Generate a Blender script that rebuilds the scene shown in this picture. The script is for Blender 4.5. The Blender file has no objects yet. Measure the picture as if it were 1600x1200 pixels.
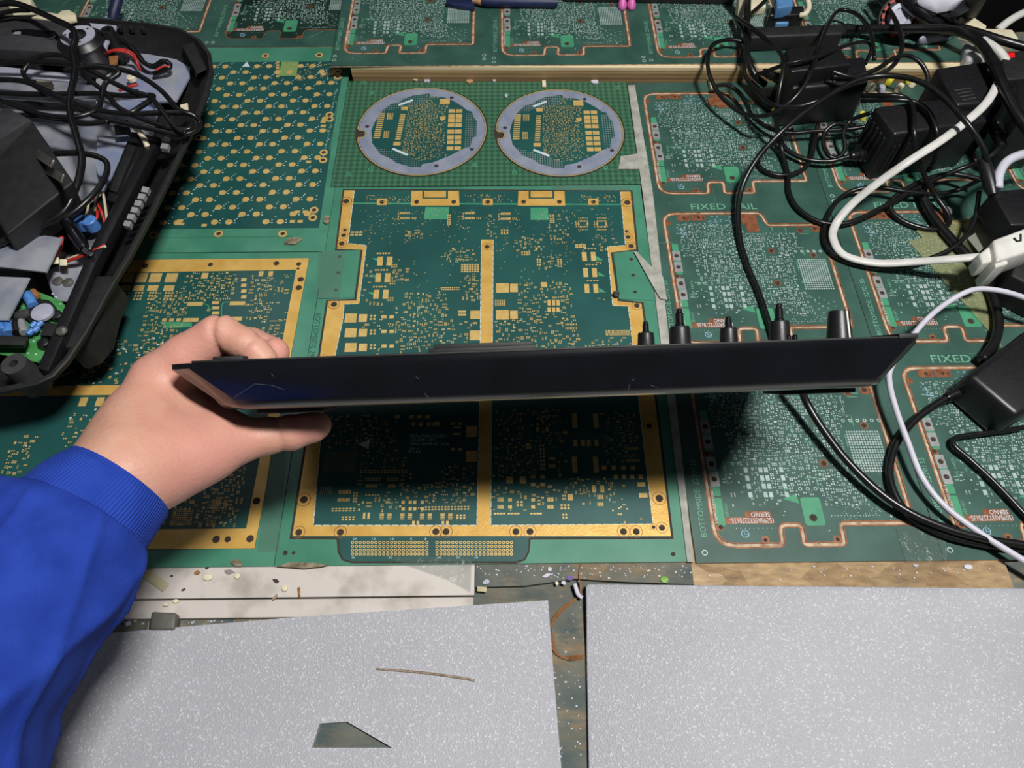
import bpy, bmesh, math, random
import numpy as np
from mathutils import Vector, Matrix
from mathutils.geometry import tessellate_polygon

scene = bpy.context.scene
COL = scene.collection

# ------------------------------------------------------------------ camera
F = 1110.0                      # focal length in pixels of a 1600 px wide frame
TH = math.radians(59.3)         # camera looks down at the bench
YAW = math.radians(0.63)
H = 0.5
cam_d = bpy.data.cameras.new('camera')
cam_d.sensor_width = 36.0
cam_d.lens = F / 1600 * 36.0
cam_d.clip_start = 0.01
cam = bpy.data.objects.new('camera', cam_d)
cam.location = (0, 0, H)
cam.rotation_euler = (math.pi/2 - TH, 0, -YAW)
COL.objects.link(cam)
scene.camera = cam

# ------------------------------------------------------------------ light
w = bpy.data.worlds.new('workshop_ambient'); scene.world = w
w.use_nodes = True
w.node_tree.nodes['Background'].inputs[0].default_value = (0.78, 0.86, 1.0, 1)
w.node_tree.nodes['Background'].inputs[1].default_value = 0.058

def area(name, loc, target, sx, sy, power, col=(1, 1, 1)):
    l = bpy.data.lights.new(name, 'AREA'); l.shape = 'RECTANGLE'
    l.size = sx; l.size_y = sy; l.energy = power; l.color = col
    o = bpy.data.objects.new(name, l); COL.objects.link(o)
    o.location = loc
    o.rotation_euler = (Vector(target) - Vector(loc)).to_track_quat('-Z', 'Y').to_euler()
    return o
area('ceiling_tube_lamp', (0.40, 0.09, 1.45), (0.0, 0.3, 0), 0.13, 0.24, 27, (1.0, 0.985, 0.95))
area('ceiling_far_lamp', (-0.9, 1.6, 2.0), (-0.1, 0.4, 0), 0.25, 1.0, 2, (0.93, 0.97, 1.0))
scene.view_settings.view_transform = 'Standard'
scene.view_settings.look = 'None'
scene.view_settings.exposure = 0.0
scene.view_settings.gamma = 1.0
scene.view_settings.use_curve_mapping = False

# ------------------------------------------------------------------ bench geometry helpers
_f = np.array([math.sin(YAW)*math.cos(TH), math.cos(YAW)*math.cos(TH), -math.sin(TH)])
_r = np.array([math.cos(YAW), -math.sin(YAW), 0.0])
_u = np.cross(_r, _f)
def ray(px, py):
    return _f + (px-800)/F*_r - (py-600)/F*_u
def P(px, py, z=0.0):           # survey point on the horizontal plane at height z
    d = ray(px, py); t = (z-H)/d[2]
    return np.array([0, 0, H]) + t*d
def PD(px, py, zc):             # survey point at a given distance
    return np.array([0, 0, H]) + ray(px, py)*zc
def XY(px, py, z=0.0):
    p = P(px, py, z); return (p[0], p[1])

def lin(c):
    return tuple(((v/255)/12.92 if v/255 <= 0.04045 else ((v/255+0.055)/1.055)**2.4) for v in c)

# ------------------------------------------------------------------ materials
MATS = {}
def mat(name, col, rough=0.5, metal=0.0, col2=None, scale=60.0, amount=0.5, bump=0.0, bscale=None,
        coat=0.0, trans=0.0, alpha=1.0, spec=0.5, stretch=None, lo=0.35, hi=0.65, emit=None, sss=0.0):
    m = bpy.data.materials.new(name); m.use_nodes = True
    nt = m.node_tree; b = nt.nodes['Principled BSDF']
    c = lin(col) + (1,)
    b.inputs['Base Color'].default_value = c
    b.inputs['Roughness'].default_value = rough
    b.inputs['Metallic'].default_value = metal
    b.inputs['Specular IOR Level'].default_value = spec
    if coat: b.inputs['Coat Weight'].default_value = coat; b.inputs['Coat Roughness'].default_value = 0.12
    if trans: b.inputs['Transmission Weight'].default_value = trans
    if alpha < 1: b.inputs['Alpha'].default_value = alpha
    if sss:
        b.inputs['Subsurface Weight'].default_value = sss
        b.inputs['Subsurface Radius'].default_value = (0.006, 0.0025, 0.0015)
        b.inputs['Subsurface Scale'].default_value = 1.0
    if emit: b.inputs['Emission Color'].default_value = lin(emit[0]) + (1,); b.inputs['Emission Strength'].default_value = emit[1]
    tc = nt.nodes.new('ShaderNodeTexCoord'); mp = nt.nodes.new('ShaderNodeMapping')
    nt.links.new(tc.outputs['Object'], mp.inputs[0])
    if stretch: mp.inputs['Scale'].default_value = stretch
    if col2 is not None:
        n = nt.nodes.new('ShaderNodeTexNoise'); n.inputs['Scale'].default_value = scale; n.inputs['Detail'].default_value = 5
        r = nt.nodes.new('ShaderNodeMapRange'); r.inputs[1].default_value = lo; r.inputs[2].default_value = hi
        r.inputs[4].default_value = amount*2 if amount < .5 else 1.0
        mx = nt.nodes.new('ShaderNodeMix'); mx.data_type = 'RGBA'
        mx.inputs[6].default_value = c; mx.inputs[7].default_value = lin(col2) + (1,)
        nt.links.new(mp.outputs[0], n.inputs['Vector']); nt.links.new(n.outputs['Fac'], r.inputs[0])
        nt.links.new(r.outputs[0], mx.inputs[0]); nt.links.new(mx.outputs[2], b.inputs['Base Color'])
    if bump:
        n2 = nt.nodes.new('ShaderNodeTexNoise'); n2.inputs['Scale'].default_value = bscale or scale*3; n2.inputs['Detail'].default_value = 4
        bp = nt.nodes.new('ShaderNodeBump'); bp.inputs['Strength'].default_value = bump; bp.inputs['Distance'].default_value = 0.001
        nt.links.new(mp.outputs[0], n2.inputs['Vector']); nt.links.new(n2.outputs['Fac'], bp.inputs['Height'])
        nt.links.new(bp.outputs[0], b.inputs['Normal'])
    MATS[name] = m
    return m

mat('mask_teal', (24, 72, 70), .45, col2=(34, 86, 81), scale=14, coat=.15)
mat('mask_green', (60, 124, 100), .4, col2=(76, 138, 114), scale=25, coat=.2)
mat('mask_dark', (42, 76, 67), .5, col2=(56, 92, 82), scale=30, coat=.15)
mat('mask_light', (74, 150, 112), .5, col2=(60, 136, 102), scale=60)
mat('gold', (228, 186, 104), .36, .25, col2=(214, 168, 84), scale=70, bump=.15, bscale=900)
mat('gold_pale', (222, 190, 122), .4, .25, col2=(206, 172, 100), scale=200)
mat('tin', (146, 172, 166), .42, .15, col2=(184, 198, 194), scale=90)
mat('tin_grey', (170, 172, 172), .4, .3, col2=(150, 152, 152), scale=300)
mat('copper_brown', (122, 66, 42), .5, .2, col2=(150, 98, 66), scale=160)
mat('slot_floor', (204, 186, 160), .8, col2=(150, 118, 90), scale=140)
mat('hole_dark', (34, 28, 24), .8, col2=(70, 54, 42), scale=900)
mat('silk_white', (206, 218, 222), .6, col2=(180, 200, 208), scale=300)
mat('silk_blue', (120, 160, 190), .6, col2=(150, 190, 205), scale=500)
mat('silk_green', (112, 170, 140), .6, col2=(96, 156, 128), scale=400)
mat('lavender_tin', (140, 149, 172), .36, .25, col2=(160, 167, 184), scale=60)
mat('black_plastic', (22, 22, 24), .38, col2=(28, 28, 31), scale=300, bump=.08, bscale=1600)
mat('black_gloss', (9, 10, 14), .24, col2=(14, 15, 21), scale=40, spec=1.0)
mat('black_matt', (20, 20, 21), .62, col2=(30, 30, 31), scale=120, bump=.1, bscale=1500)
mat('black_rubber', (17, 17, 18), .30, col2=(25, 25, 26), scale=200)
mat('white_plastic', (222, 220, 214), .42, col2=(206, 203, 196), scale=60)
mat('white_cable', (216, 214, 210), .45, col2=(200, 198, 194), scale=50)
mat('wire_white', (206, 204, 216), .45, col2=(192, 190, 204), scale=50)
mat('wire_red', (190, 44, 40), .45, col2=(170, 36, 34), scale=80)
mat('wire_cream', (196, 186, 160), .5, col2=(180, 168, 140), scale=80)
mat('sheet_metal', (186, 188, 196), .3, .35, col2=(136, 142, 160), scale=30, bump=.25, bscale=60)
mat('sheet_blue', (146, 158, 196), .32, .35, col2=(192, 192, 196), scale=26, bump=.2, bscale=50)
mat('chrome', (200, 200, 200), .15, 1.0)
mat('steel', (168, 164, 156), .3, .8, col2=(140, 136, 128), scale=200)
mat('pcb_green', (60, 130, 66), .45, col2=(76, 150, 84), scale=120)
mat('part_blue', (64, 116, 190), .45, col2=(88, 140, 205), scale=200)
mat('cream', (226, 218, 190), .55, col2=(212, 200, 168), scale=90)
mat('grey_lavender', (178, 180, 196), .45, col2=(160, 162, 178), scale=80)
mat('grey_key', (98, 96, 90), .55, col2=(88, 86, 80), scale=200)
mat('grey_dark', (52, 51, 54), .5, col2=(62, 61, 64), scale=100, bump=.06, bscale=1500)
mat('foam_edge', (178, 178, 182), .7, col2=(196, 196, 200), scale=400)
mat('thread', (146, 104, 62), .7, col2=(122, 76, 36), scale=900)
mat('dust_tape', (152, 152, 140), .55, col2=(186, 184, 176), scale=90, bump=.3, bscale=260, alpha=.88)
mat('pink', (214, 110, 178), .45, col2=(200, 92, 164), scale=100)
mat('navy', (20, 28, 60), .5, col2=(30, 40, 80), scale=60)
mat('tan', (190, 150, 110), .6, col2=(170, 128, 90), scale=60)
mat('sky_plastic', (92, 140, 186), .45, col2=(74, 120, 168), scale=60)
mat('toy_red', (176, 52, 44), .5, col2=(150, 40, 36), scale=80)
mat('tissue', (206, 206, 216), .8, col2=(186, 186, 200), scale=70, bump=.5, bscale=120)
mat('led_red', (190, 20, 24), .4, col2=(160, 12, 16), scale=200, emit=((220, 20, 24), .6))
mat('yellow', (216, 204, 60), .5, col2=(198, 180, 44), scale=200)
mat('purple', (110, 84, 150), .6, col2=(90, 70, 130), scale=200)
mat('sticker_green', (120, 170, 70), .5, col2=(104, 150, 60), scale=200)
mat('beige_tape', (196, 188, 150), .6, col2=(182, 174, 138), scale=90, alpha=.9)
mat('scrap_brown', (164, 146, 128), .8, col2=(116, 96, 78), scale=300)
mat('scrap_grey', (128, 122, 118), .7, col2=(150, 146, 142), scale=300)
mat('scrap_dark', (44, 36, 34), .6, col2=(64, 54, 50), scale=300)
mat('dirt', (96, 84, 64), .9, col2=(150, 140, 116), scale=220, bump=.6, bscale=500)
mat('orange', (160, 108, 66), .5, col2=(140, 90, 52), scale=200)
mat('dark_wall', (16, 16, 18), .9, col2=(22, 22, 24), scale=5)
mat('dark_floor', (14, 13, 13), .9, col2=(22, 20, 20), scale=8)
mat('post_grey', (70, 70, 68), .7, col2=(58, 58, 56), scale=20)
mat('blue_knit', (28, 54, 142), .9, col2=(36, 64, 158), scale=60, bump=.4, bscale=1400, spec=.2)

def ribbed_knit():
    m = mat('blue_rib', (30, 58, 150), .9, col2=(38, 68, 164), scale=60, spec=.2)
    nt = m.node_tree; b = nt.nodes['Principled BSDF']
    at = nt.nodes.new('ShaderNodeAttribute'); at.attribute_name = 'rib'
    wv = nt.nodes.new('ShaderNodeMath'); wv.operation = 'SINE'
    ml = nt.nodes.new('ShaderNodeMath'); ml.operation = 'MULTIPLY'; ml.inputs[1].default_value = 6.2832*110
    bp = nt.nodes.new('ShaderNodeBump'); bp.inputs['Strength'].default_value = .4; bp.inputs['Distance'].default_value = .0006
    nt.links.new(at.outputs['Fac'], ml.inputs[0]); nt.links.new(ml.outputs[0], wv.inputs[0])
    nt.links.new(wv.outputs[0], bp.inputs['Height']); nt.links.new(bp.outputs[0], b.inputs['Normal'])
ribbed_knit()

def foam_material():
    m = mat('foam', (186, 186, 190), .55)
    nt = m.node_tree; b = nt.nodes['Principled BSDF']
    mp = [n for n in nt.nodes if n.type == 'MAPPING'][0]
    vo = nt.nodes.new('ShaderNodeTexVoronoi'); vo.inputs['Scale'].default_value = 980; vo.inputs['Randomness'].default_value = 1
    sep = nt.nodes.new('ShaderNodeSeparateColor')
    r = nt.nodes.new('ShaderNodeMapRange'); r.inputs[1].default_value = .84; r.inputs[2].default_value = 1.05
    mx = nt.nodes.new('ShaderNodeMix'); mx.data_type = 'RGBA'
    mx.inputs[6].default_value = lin((175, 175, 182)) + (1,); mx.inputs[7].default_value = lin((216, 216, 223)) + (1,)  # lighter flecks put the foam's sparkle into its colour
    n = nt.nodes.new('ShaderNodeTexNoise'); n.inputs['Scale'].default_value = 22; n.inputs['Detail'].default_value = 6
    mx2 = nt.nodes.new('ShaderNodeMix'); mx2.data_type = 'RGBA'; mx2.blend_type = 'MULTIPLY'; mx2.inputs[0].default_value = .16
    bp = nt.nodes.new('ShaderNodeBump'); bp.inputs['Strength'].default_value = .45; bp.inputs['Distance'].default_value = .0006
    for a in (vo.inputs['Vector'], n.inputs['Vector']): nt.links.new(mp.outputs[0], a)
    nt.links.new(vo.outputs['Color'], sep.inputs[0]); nt.links.new(sep.outputs[0], r.inputs[0])
    nt.links.new(r.outputs[0], mx.inputs[0]); nt.links.new(mx.outputs[2], mx2.inputs[6]); nt.links.new(n.outputs['Fac'], mx2.inputs[7])
    nt.links.new(mx2.outputs[2], b.inputs['Base Color'])
    nt.links.new(vo.outputs['Distance'], bp.inputs['Height']); nt.links.new(bp.outputs[0], b.inputs['Normal'])
foam_material()

def osb_material(name, chips, paint=None, plo=.40, phi=.62):
    m = mat(name, chips[0], .75)
    nt = m.node_tree; b = nt.nodes['Principled BSDF']
    mp = [n for n in nt.nodes if n.type == 'MAPPING'][0]
    wn = nt.nodes.new('ShaderNodeTexNoise'); wn.inputs['Scale'].default_value = 18
    add = nt.nodes.new('ShaderNodeMix'); add.data_type = 'VECTOR'; add.inputs[0].default_value = .05
    vo = nt.nodes.new('ShaderNodeTexVoronoi'); vo.inputs['Scale'].default_value = 55
    mp2 = nt.nodes.new('ShaderNodeMapping'); mp2.inputs['Scale'].default_value = (.5, 1.3, 1); mp2.inputs['Rotation'].default_value = (0, 0, .5)
    sep = nt.nodes.new('ShaderNodeSeparateColor')
    cr = nt.nodes.new('ShaderNodeValToRGB')
    el = cr.color_ramp.elements
    el[0].color = lin(chips[0]) + (1,); el[1].color = lin(chips[-1]) + (1,)
    for i, c in enumerate(chips[1:-1]):
        e = el.new((i+1)/(len(chips)-1)); e.color = lin(c) + (1,)
    gr = nt.nodes.new('ShaderNodeTexNoise'); gr.inputs['Scale'].default_value = 160; gr.inputs['Detail'].default_value = 6
    mpg = nt.nodes.new('ShaderNodeMapping'); mpg.inputs['Scale'].default_value = (.6, 1.6, 1); mpg.inputs['Rotation'].default_value = (0, 0, .25)
    mg = nt.nodes.new('ShaderNodeMix'); mg.data_type = 'RGBA'; mg.blend_type = 'OVERLAY'; mg.inputs[0].default_value = .7
    L = nt.links.new
    L(mp.outputs[0], wn.inputs['Vector']); L(mp.outputs[0], add.inputs[4]); L(wn.outputs['Color'], add.inputs[5])
    L(add.outputs[1], mp2.inputs[0]); L(mp2.outputs[0], vo.inputs['Vector'])
    L(vo.outputs['Color'], sep.inputs[0]); L(sep.outputs[0], cr.inputs[0])
    L(mp.outputs[0], mpg.inputs[0]); L(mpg.outputs[0], gr.inputs['Vector'])
    L(cr.outputs[0], mg.inputs[6]); L(gr.outputs['Fac'], mg.inputs[7])
    last = mg.outputs[2]
    if paint:
        pn = nt.nodes.new('ShaderNodeTexNoise'); pn.inputs['Scale'].default_value = 26; pn.inputs['Detail'].default_value = 9; pn.inputs['Roughness'].default_value = .7
        L(mpg.outputs[0], pn.inputs['Vector'])
        r = nt.nodes.new('ShaderNodeMapRange'); r.inputs[1].default_value = plo; r.inputs[2].default_value = phi
        L(pn.outputs['Fac'], r.inputs[0])
        n3 = nt.nodes.new('ShaderNodeTexNoise'); n3.inputs['Scale'].default_value = 40; n3.inputs['Detail'].default_value = 8
        L(mp.outputs[0], n3.inputs['Vector'])
        pm = nt.nodes.new('ShaderNodeMix'); pm.data_type = 'RGBA'
        pm.inputs[6].default_value = lin(paint[0]) + (1,); pm.inputs[7].default_value = lin(paint[1]) + (1,)
        r3 = nt.nodes.new('ShaderNodeMapRange'); r3.inputs[1].default_value = .35; r3.inputs[2].default_value = .65
        L(n3.outputs['Fac'], r3.inputs[0]); L(r3.outputs[0], pm.inputs[0])
        mx = nt.nodes.new('ShaderNodeMix'); mx.data_type = 'RGBA'
        L(r.outputs[0], mx.inputs[0]); L(pm.outputs[2], mx.inputs[6]); L(last, mx.inputs[7]); last = mx.outputs[2]
    L(last, b.inputs['Base Color'])
    bp = nt.nodes.new('ShaderNodeBump'); bp.inputs['Strength'].default_value = .5; bp.inputs['Distance'].default_value = .001
    L(gr.outputs['Fac'], bp.inputs['Height']); L(bp.outputs[0], b.inputs['Normal'])
osb_material('osb_raw', [(122, 98, 68), (164, 138, 102), (136, 110, 78), (180, 154, 118), (146, 122, 90)])
osb_material('osb_painted', [(120, 100, 74), (156, 128, 88), (104, 98, 82), (140, 116, 82)], [(66, 80, 80), (104, 106, 96)], .46, .66)

def plank_material():
    m = mat('white_paint', (196, 188, 181), .6, col2=(138, 128, 116), scale=40, lo=.48, hi=.80, bump=.15, bscale=200)
plank_material()

def ply_material():
    m = mat('plywood', (206, 184, 146), .7)
    nt = m.node_tree; b = nt.nodes['Principled BSDF']
    tc = [n for n in nt.nodes if n.type == 'TEX_COORD'][0]
    sp = nt.nodes.new('ShaderNodeSeparateXYZ')
    r = nt.nodes.new('ShaderNodeMapRange'); r.inputs[1].default_value = 0; r.inputs[2].default_value = .022
    cr = nt.nodes.new('ShaderNodeValToRGB'); cr.color_ramp.interpolation = 'LINEAR'
    stops = [(0, (120, 96, 66)), (.18, (150, 122, 86)), (.22, (112, 86, 56)), (.42, (166, 138, 98)), (.46, (120, 92, 60)), (.62, (178, 150, 108)), (.66, (130, 104, 70)), (.74, (214, 194, 156)), (1, (222, 204, 168))]
    el = cr.color_ramp.elements; el[0].color = lin(stops[0][1]) + (1,); el[1].color = lin(stops[-1][1]) + (1,)
    for p, c in stops[1:-1]:
        e = el.new(p); e.color = lin(c) + (1,)
    n = nt.nodes.new('ShaderNodeTexNoise'); n.inputs['Scale'].default_value = 30; n.inputs['Detail'].default_value = 6
    mpg = nt.nodes.new('ShaderNodeMapping'); mpg.inputs['Scale'].default_value = (.4, 1, 6)
    mx = nt.nodes.new('ShaderNodeMix'); mx.data_type = 'RGBA'; mx.blend_type = 'OVERLAY'; mx.inputs[0].default_value = .6
    L = nt.links.new
    L(tc.outputs['Object'], sp.inputs[0]); L(sp.outputs[2], r.inputs[0]); L(r.outputs[0], cr.inputs[0])
    L(tc.outputs['Object'], mpg.inputs[0]); L(mpg.outputs[0], n.inputs['Vector'])
    L(cr.outputs[0], mx.inputs[6]); L(n.outputs['Fac'], mx.inputs[7]); L(mx.outputs[2], b.inputs['Base Color'])
ply_material()

def checker_mask():
    m = mat('mask_checker', (34, 84, 62), .45, coat=.15)
    nt = m.node_tree; b = nt.nodes['Principled BSDF']
    mp = [n for n in nt.nodes if n.type == 'MAPPING'][0]
    mp.inputs['Rotation'].default_value = (0, 0, math.pi/4)
    ck = nt.nodes.new('ShaderNodeTexChecker'); ck.inputs['Scale'].default_value = 230
    ck.inputs['Color1'].default_value = lin((44, 86, 64)) + (1,); ck.inputs['Color2'].default_value = lin((66, 110, 84)) + (1,)
    nt.links.new(mp.outputs[0], ck.inputs['Vector']); nt.links.new(ck.outputs['Color'], b.inputs['Base Color'])
checker_mask()

def skin_material():
    m = mat('skin', (206, 158, 138), .5, spec=.35, sss=.12)
    nt = m.node_tree; b = nt.nodes['Principled BSDF']
    mp = [n for n in nt.nodes if n.type == 'MAPPING'][0]
    at = nt.nodes.new('ShaderNodeAttribute'); at.attribute_name = 'flush'
    n = nt.nodes.new('ShaderNodeTexNoise'); n.inputs['Scale'].default_value = 70; n.inputs['Detail'].default_value = 5
    r = nt.nodes.new('ShaderNodeMapRange'); r.inputs[1].default_value = .3; r.inputs[2].default_value = .7
    m1 = nt.nodes.new('ShaderNodeMix'); m1.data_type = 'RGBA'
    m1.inputs[6].default_value = lin((202, 160, 136)) + (1,); m1.inputs[7].default_value = lin((190, 140, 118)) + (1,)
    m2 = nt.nodes.new('ShaderNodeMix'); m2.data_type = 'RGBA'; m2.inputs[7].default_value = lin((206, 144, 132)) + (1,)
    n2 = nt.nodes.new('ShaderNodeTexNoise'); n2.inputs['Scale'].default_value = 420; n2.inputs['Detail'].default_value = 4
    bp = nt.nodes.new('ShaderNodeBump'); bp.inputs['Strength'].default_value = .35; bp.inputs['Distance'].default_value = .0009
    L = nt.links.new
    L(mp.outputs[0], n.inputs['Vector']); L(mp.outputs[0], n2.inputs['Vector'])
    L(n.outputs['Fac'], r.inputs[0]); L(r.outputs[0], m1.inputs[0])
    L(m1.outputs[2], m2.inputs[6]); L(at.outputs['Fac'], m2.inputs[0]); L(m2.outputs[2], b.inputs['Base Color'])
    L(n2.outputs['Fac'], bp.inputs['Height']); L(bp.outputs[0], b.inputs['Normal'])
skin_material()

def clear_film(name, tint, fac):
    m = bpy.data.materials.new(name); m.use_nodes = True; nt = m.node_tree
    b = nt.nodes['Principled BSDF']; out = nt.nodes['Material Output']
    b.inputs['Base Color'].default_value = lin(tint) + (1,); b.inputs['Roughness'].default_value = .12
    n = nt.nodes.new('ShaderNodeTexNoise'); n.inputs['Scale'].default_value = 90; n.inputs['Detail'].default_value = 5
    tc = nt.nodes.new('ShaderNodeTexCoord')
    bp = nt.nodes.new('ShaderNodeBump'); bp.inputs['Strength'].default_value = .9; bp.inputs['Distance'].default_value = .004
    nt.links.new(tc.outputs['Object'], n.inputs['Vector']); nt.links.new(n.outputs['Fac'], bp.inputs['Height']); nt.links.new(bp.outputs[0], b.inputs['Normal'])
    t = nt.nodes.new('ShaderNodeBsdfTransparent'); mx = nt.nodes.new('ShaderNodeMixShader'); mx.inputs[0].default_value = fac
    nt.links.new(t.outputs[0], mx.inputs[1]); nt.links.new(b.outputs[0], mx.inputs[2]); nt.links.new(mx.outputs[0], out.inputs[0])
    MATS[name] = m
clear_film('clear_tape', (120, 140, 130), .13)
clear_film('clear_yellow', (186, 184, 130), .24)
mat('pale_grid', (116, 144, 84), .5, col2=(134, 160, 98), scale=500)
mat('scratch', (58, 62, 72), .6, col2=(72, 76, 88), scale=400)
clear_film('clear_grey', (170, 172, 160), .40)

# ------------------------------------------------------------------ object helpers
OFF = {}
def setp(o, label=None, cat=None, group=None, kind=None):
    if label: o['label'] = label
    if cat: o['category'] = cat
    if group: o['group'] = group
    if kind: o['kind'] = kind
    return o
def thing(name, label, cat, loc, group=None):
    o = bpy.data.objects.new(name, None); COL.objects.link(o)
    o.location = tuple(loc); o.empty_display_size = .02
    OFF[o.name] = np.array(loc, float)
    return setp(o, label, cat, group)

def catmull(pts, n=8, closed=False):
    pts = [np.array(p, float) for p in pts]; out = []
    m = len(pts)
    for i in range(m if closed else m-1):
        if closed: p0, p1, p2, p3 = pts[(i-1) % m], pts[i], pts[(i+1) % m], pts[(i+2) % m]
        else: p0, p1, p2, p3 = pts[max(i-1, 0)], pts[i], pts[i+1], pts[min(i+2, m-1)]
        for k in range(n):
            t = k/n
            out.append(.5*((2*p1) + (-p0+p2)*t + (2*p0-5*p1+4*p2-p3)*t*t + (-p0+3*p1-3*p2+p3)*t**3))
    if not closed: out.append(pts[-1])
    return out

class MB:
    def __init__(s): s.v = []; s.f = []
    def add(s, verts, faces):
        b = len(s.v); s.v.extend([tuple(map(float, p)) for p in verts]); s.f.extend([tuple(i+b for i in f) for f in faces]); return s
    def rect(s, x, y, w, h, z0, z1):
        a, b = w/2, h/2
        return s.add([(x-a, y-b, z0), (x+a, y-b, z0), (x+a, y+b, z0), (x-a, y+b, z0), (x-a, y-b, z1), (x+a, y-b, z1), (x+a, y+b, z1), (x-a, y+b, z1)],
                     [(4, 5, 6, 7), (0, 1, 5, 4), (1, 2, 6, 5), (2, 3, 7, 6), (3, 0, 4, 7)])
    def prism(s, outer, z0, z1, holes=(), bottom=True):
        loops = [list(outer)] + [list(h) for h in holes]
        flat = [p for l in loops for p in l]
        tri = tessellate_polygon([[Vector((p[0], p[1], 0)) for p in l] for l in loops])
        n = len(flat)
        vs = [(p[0], p[1], z0) for p in flat] + [(p[0], p[1], z1) for p in flat]
        fs = []
        for t in tri:
            a, b, c = (flat[i] for i in t)
            up = (b[0]-a[0])*(c[1]-a[1]) - (b[1]-a[1])*(c[0]-a[0]) > 0
            tt = tuple(t) if up else (t[0], t[2], t[1])
            fs.append(tuple(i+n for i in tt))
            if bottom: fs.append((tt[0], tt[2], tt[1]))
        k = 0
        for li, l in enumerate(loops):
            ar = sum(l[i][0]*l[(i+1) % len(l)][1] - l[(i+1) % len(l)][0]*l[i][1] for i in range(len(l)))
            ccw = (ar > 0) == (li == 0)
            for i in range(len(l)):
                a, b = k+i, k+(i+1) % len(l)
                fs.append((a, b, b+n, a+n) if ccw else (b, a, a+n, b+n))
            k += len(l)
        return s.add(vs, fs)
    def hexa(s, c):               # 8 corners: bottom 4, top 4 (same order)
        return s.add(c, [(3, 2, 1, 0), (4, 5, 6, 7), (0, 1, 5, 4), (1, 2, 6, 5), (2, 3, 7, 6), (3, 0, 4, 7)])
    def box(s, lo, hi, M=None):
        x0, y0, z0 = lo; x1, y1, z1 = hi
        c = [(x0, y0, z0), (x1, y0, z0), (x1, y1, z0), (x0, y1, z0), (x0, y0, z1), (x1, y0, z1), (x1, y1, z1), (x0, y1, z1)]
        if M: c = [M(p) for p in c]
        return s.hexa(c)
    def rings(s, rs, cap=True, closed=False):
        n = len(rs[0]); base = len(s.v)
        for r in rs: s.v.extend([tuple(map(float, p)) for p in r])
        m = len(rs)
        for i in range(m if closed else m-1):
            a, b = base+i*n, base+((i+1) % m)*n
            for k in range(n):
                k2 = (k+1) % n
                s.f.append((a+k, a+k2, b+k2, b+k))
        if cap and not closed:
            s.f.append(tuple(base+k for k in reversed(range(n)))); s.f.append(tuple(base+(m-1)*n+k for k in range(n)))
        return s
    def tube(s, path, r, n=8, cap=True, flat=1.0, closed=False):
        path = [np.array(p, float) for p in path]; m = len(path)
        rr = r if hasattr(r, '__len__') else [r]*m
        rs = []; up = np.array([0, 0, 1.0])
        for i in range(m):
            if closed: t = path[(i+1) % m]-path[i-1]
            else: t = path[min(i+1, m-1)]-path[max(i-1, 0)]
            t = t/(np.linalg.norm(t)+1e-12)
            a = np.cross(t, up)
            if np.linalg.norm(a) < .05: a = np.cross(t, np.array([0, 1.0, 0]))
            a /= np.linalg.norm(a); b = np.cross(a, t)
            rs.append([path[i] + rr[i]*(a*math.cos(q) + b*flat*math.sin(q)) for q in [2*math.pi*k/n for k in range(n)]])
        return s.rings(rs, cap, closed)
    def lathe(s, prof, M, n=20):
        rs = []
        for r, z in prof:
            rs.append([M((r*math.cos(2*math.pi*k/n), r*math.sin(2*math.pi*k/n), z)) for k in range(n)])
        return s.rings(rs)
    def build(s, name, m, parent=None, smooth=False, label=None, cat=None, group=None, kind=None, bevel=0.0, seg=2):
        me = bpy.data.meshes.new(name)
        v = np.array(s.v, float)
        if parent is not None: off = OFF[parent.name]
        else: off = np.array([(v[:, 0].min()+v[:, 0].max())/2, (v[:, 1].min()+v[:, 1].max())/2, v[:, 2].min()])
        me.from_pydata((v-off).tolist(), [], s.f)
        me.update()
        if bevel:
            bm = bmesh.new(); bm.from_mesh(me)
            bmesh.ops.remove_doubles(bm, verts=bm.verts, dist=1e-7)
            es = [e for e in bm.edges if len(e.link_faces) == 2 and e.calc_face_angle(0) > .5]
            bmesh.ops.bevel(bm, geom=es, offset=bevel, segments=seg, profile=.5, affect='EDGES')
            bm.to_mesh(me); bm.free()
        o = bpy.data.objects.new(name, me); COL.objects.link(o)
        me.materials.append(MATS[m])
        if smooth or bevel:
            for p in me.polygons: p.use_smooth = True
            if bevel or smooth == 'auto':
                try: me.set_sharp_from_angle(angle=.7)
                except Exception: pass
        if parent is not None: o.parent = parent; OFF[o.name] = off
        else: o.location = tuple(off); OFF[o.name] = off
        return setp(o, label, cat, group, kind)

def smooth_curve(px, n=6):        # [(px,py,z)] -> smooth world path
    return catmull([P(a, b, z) for a, b, z in px], n)

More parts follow.
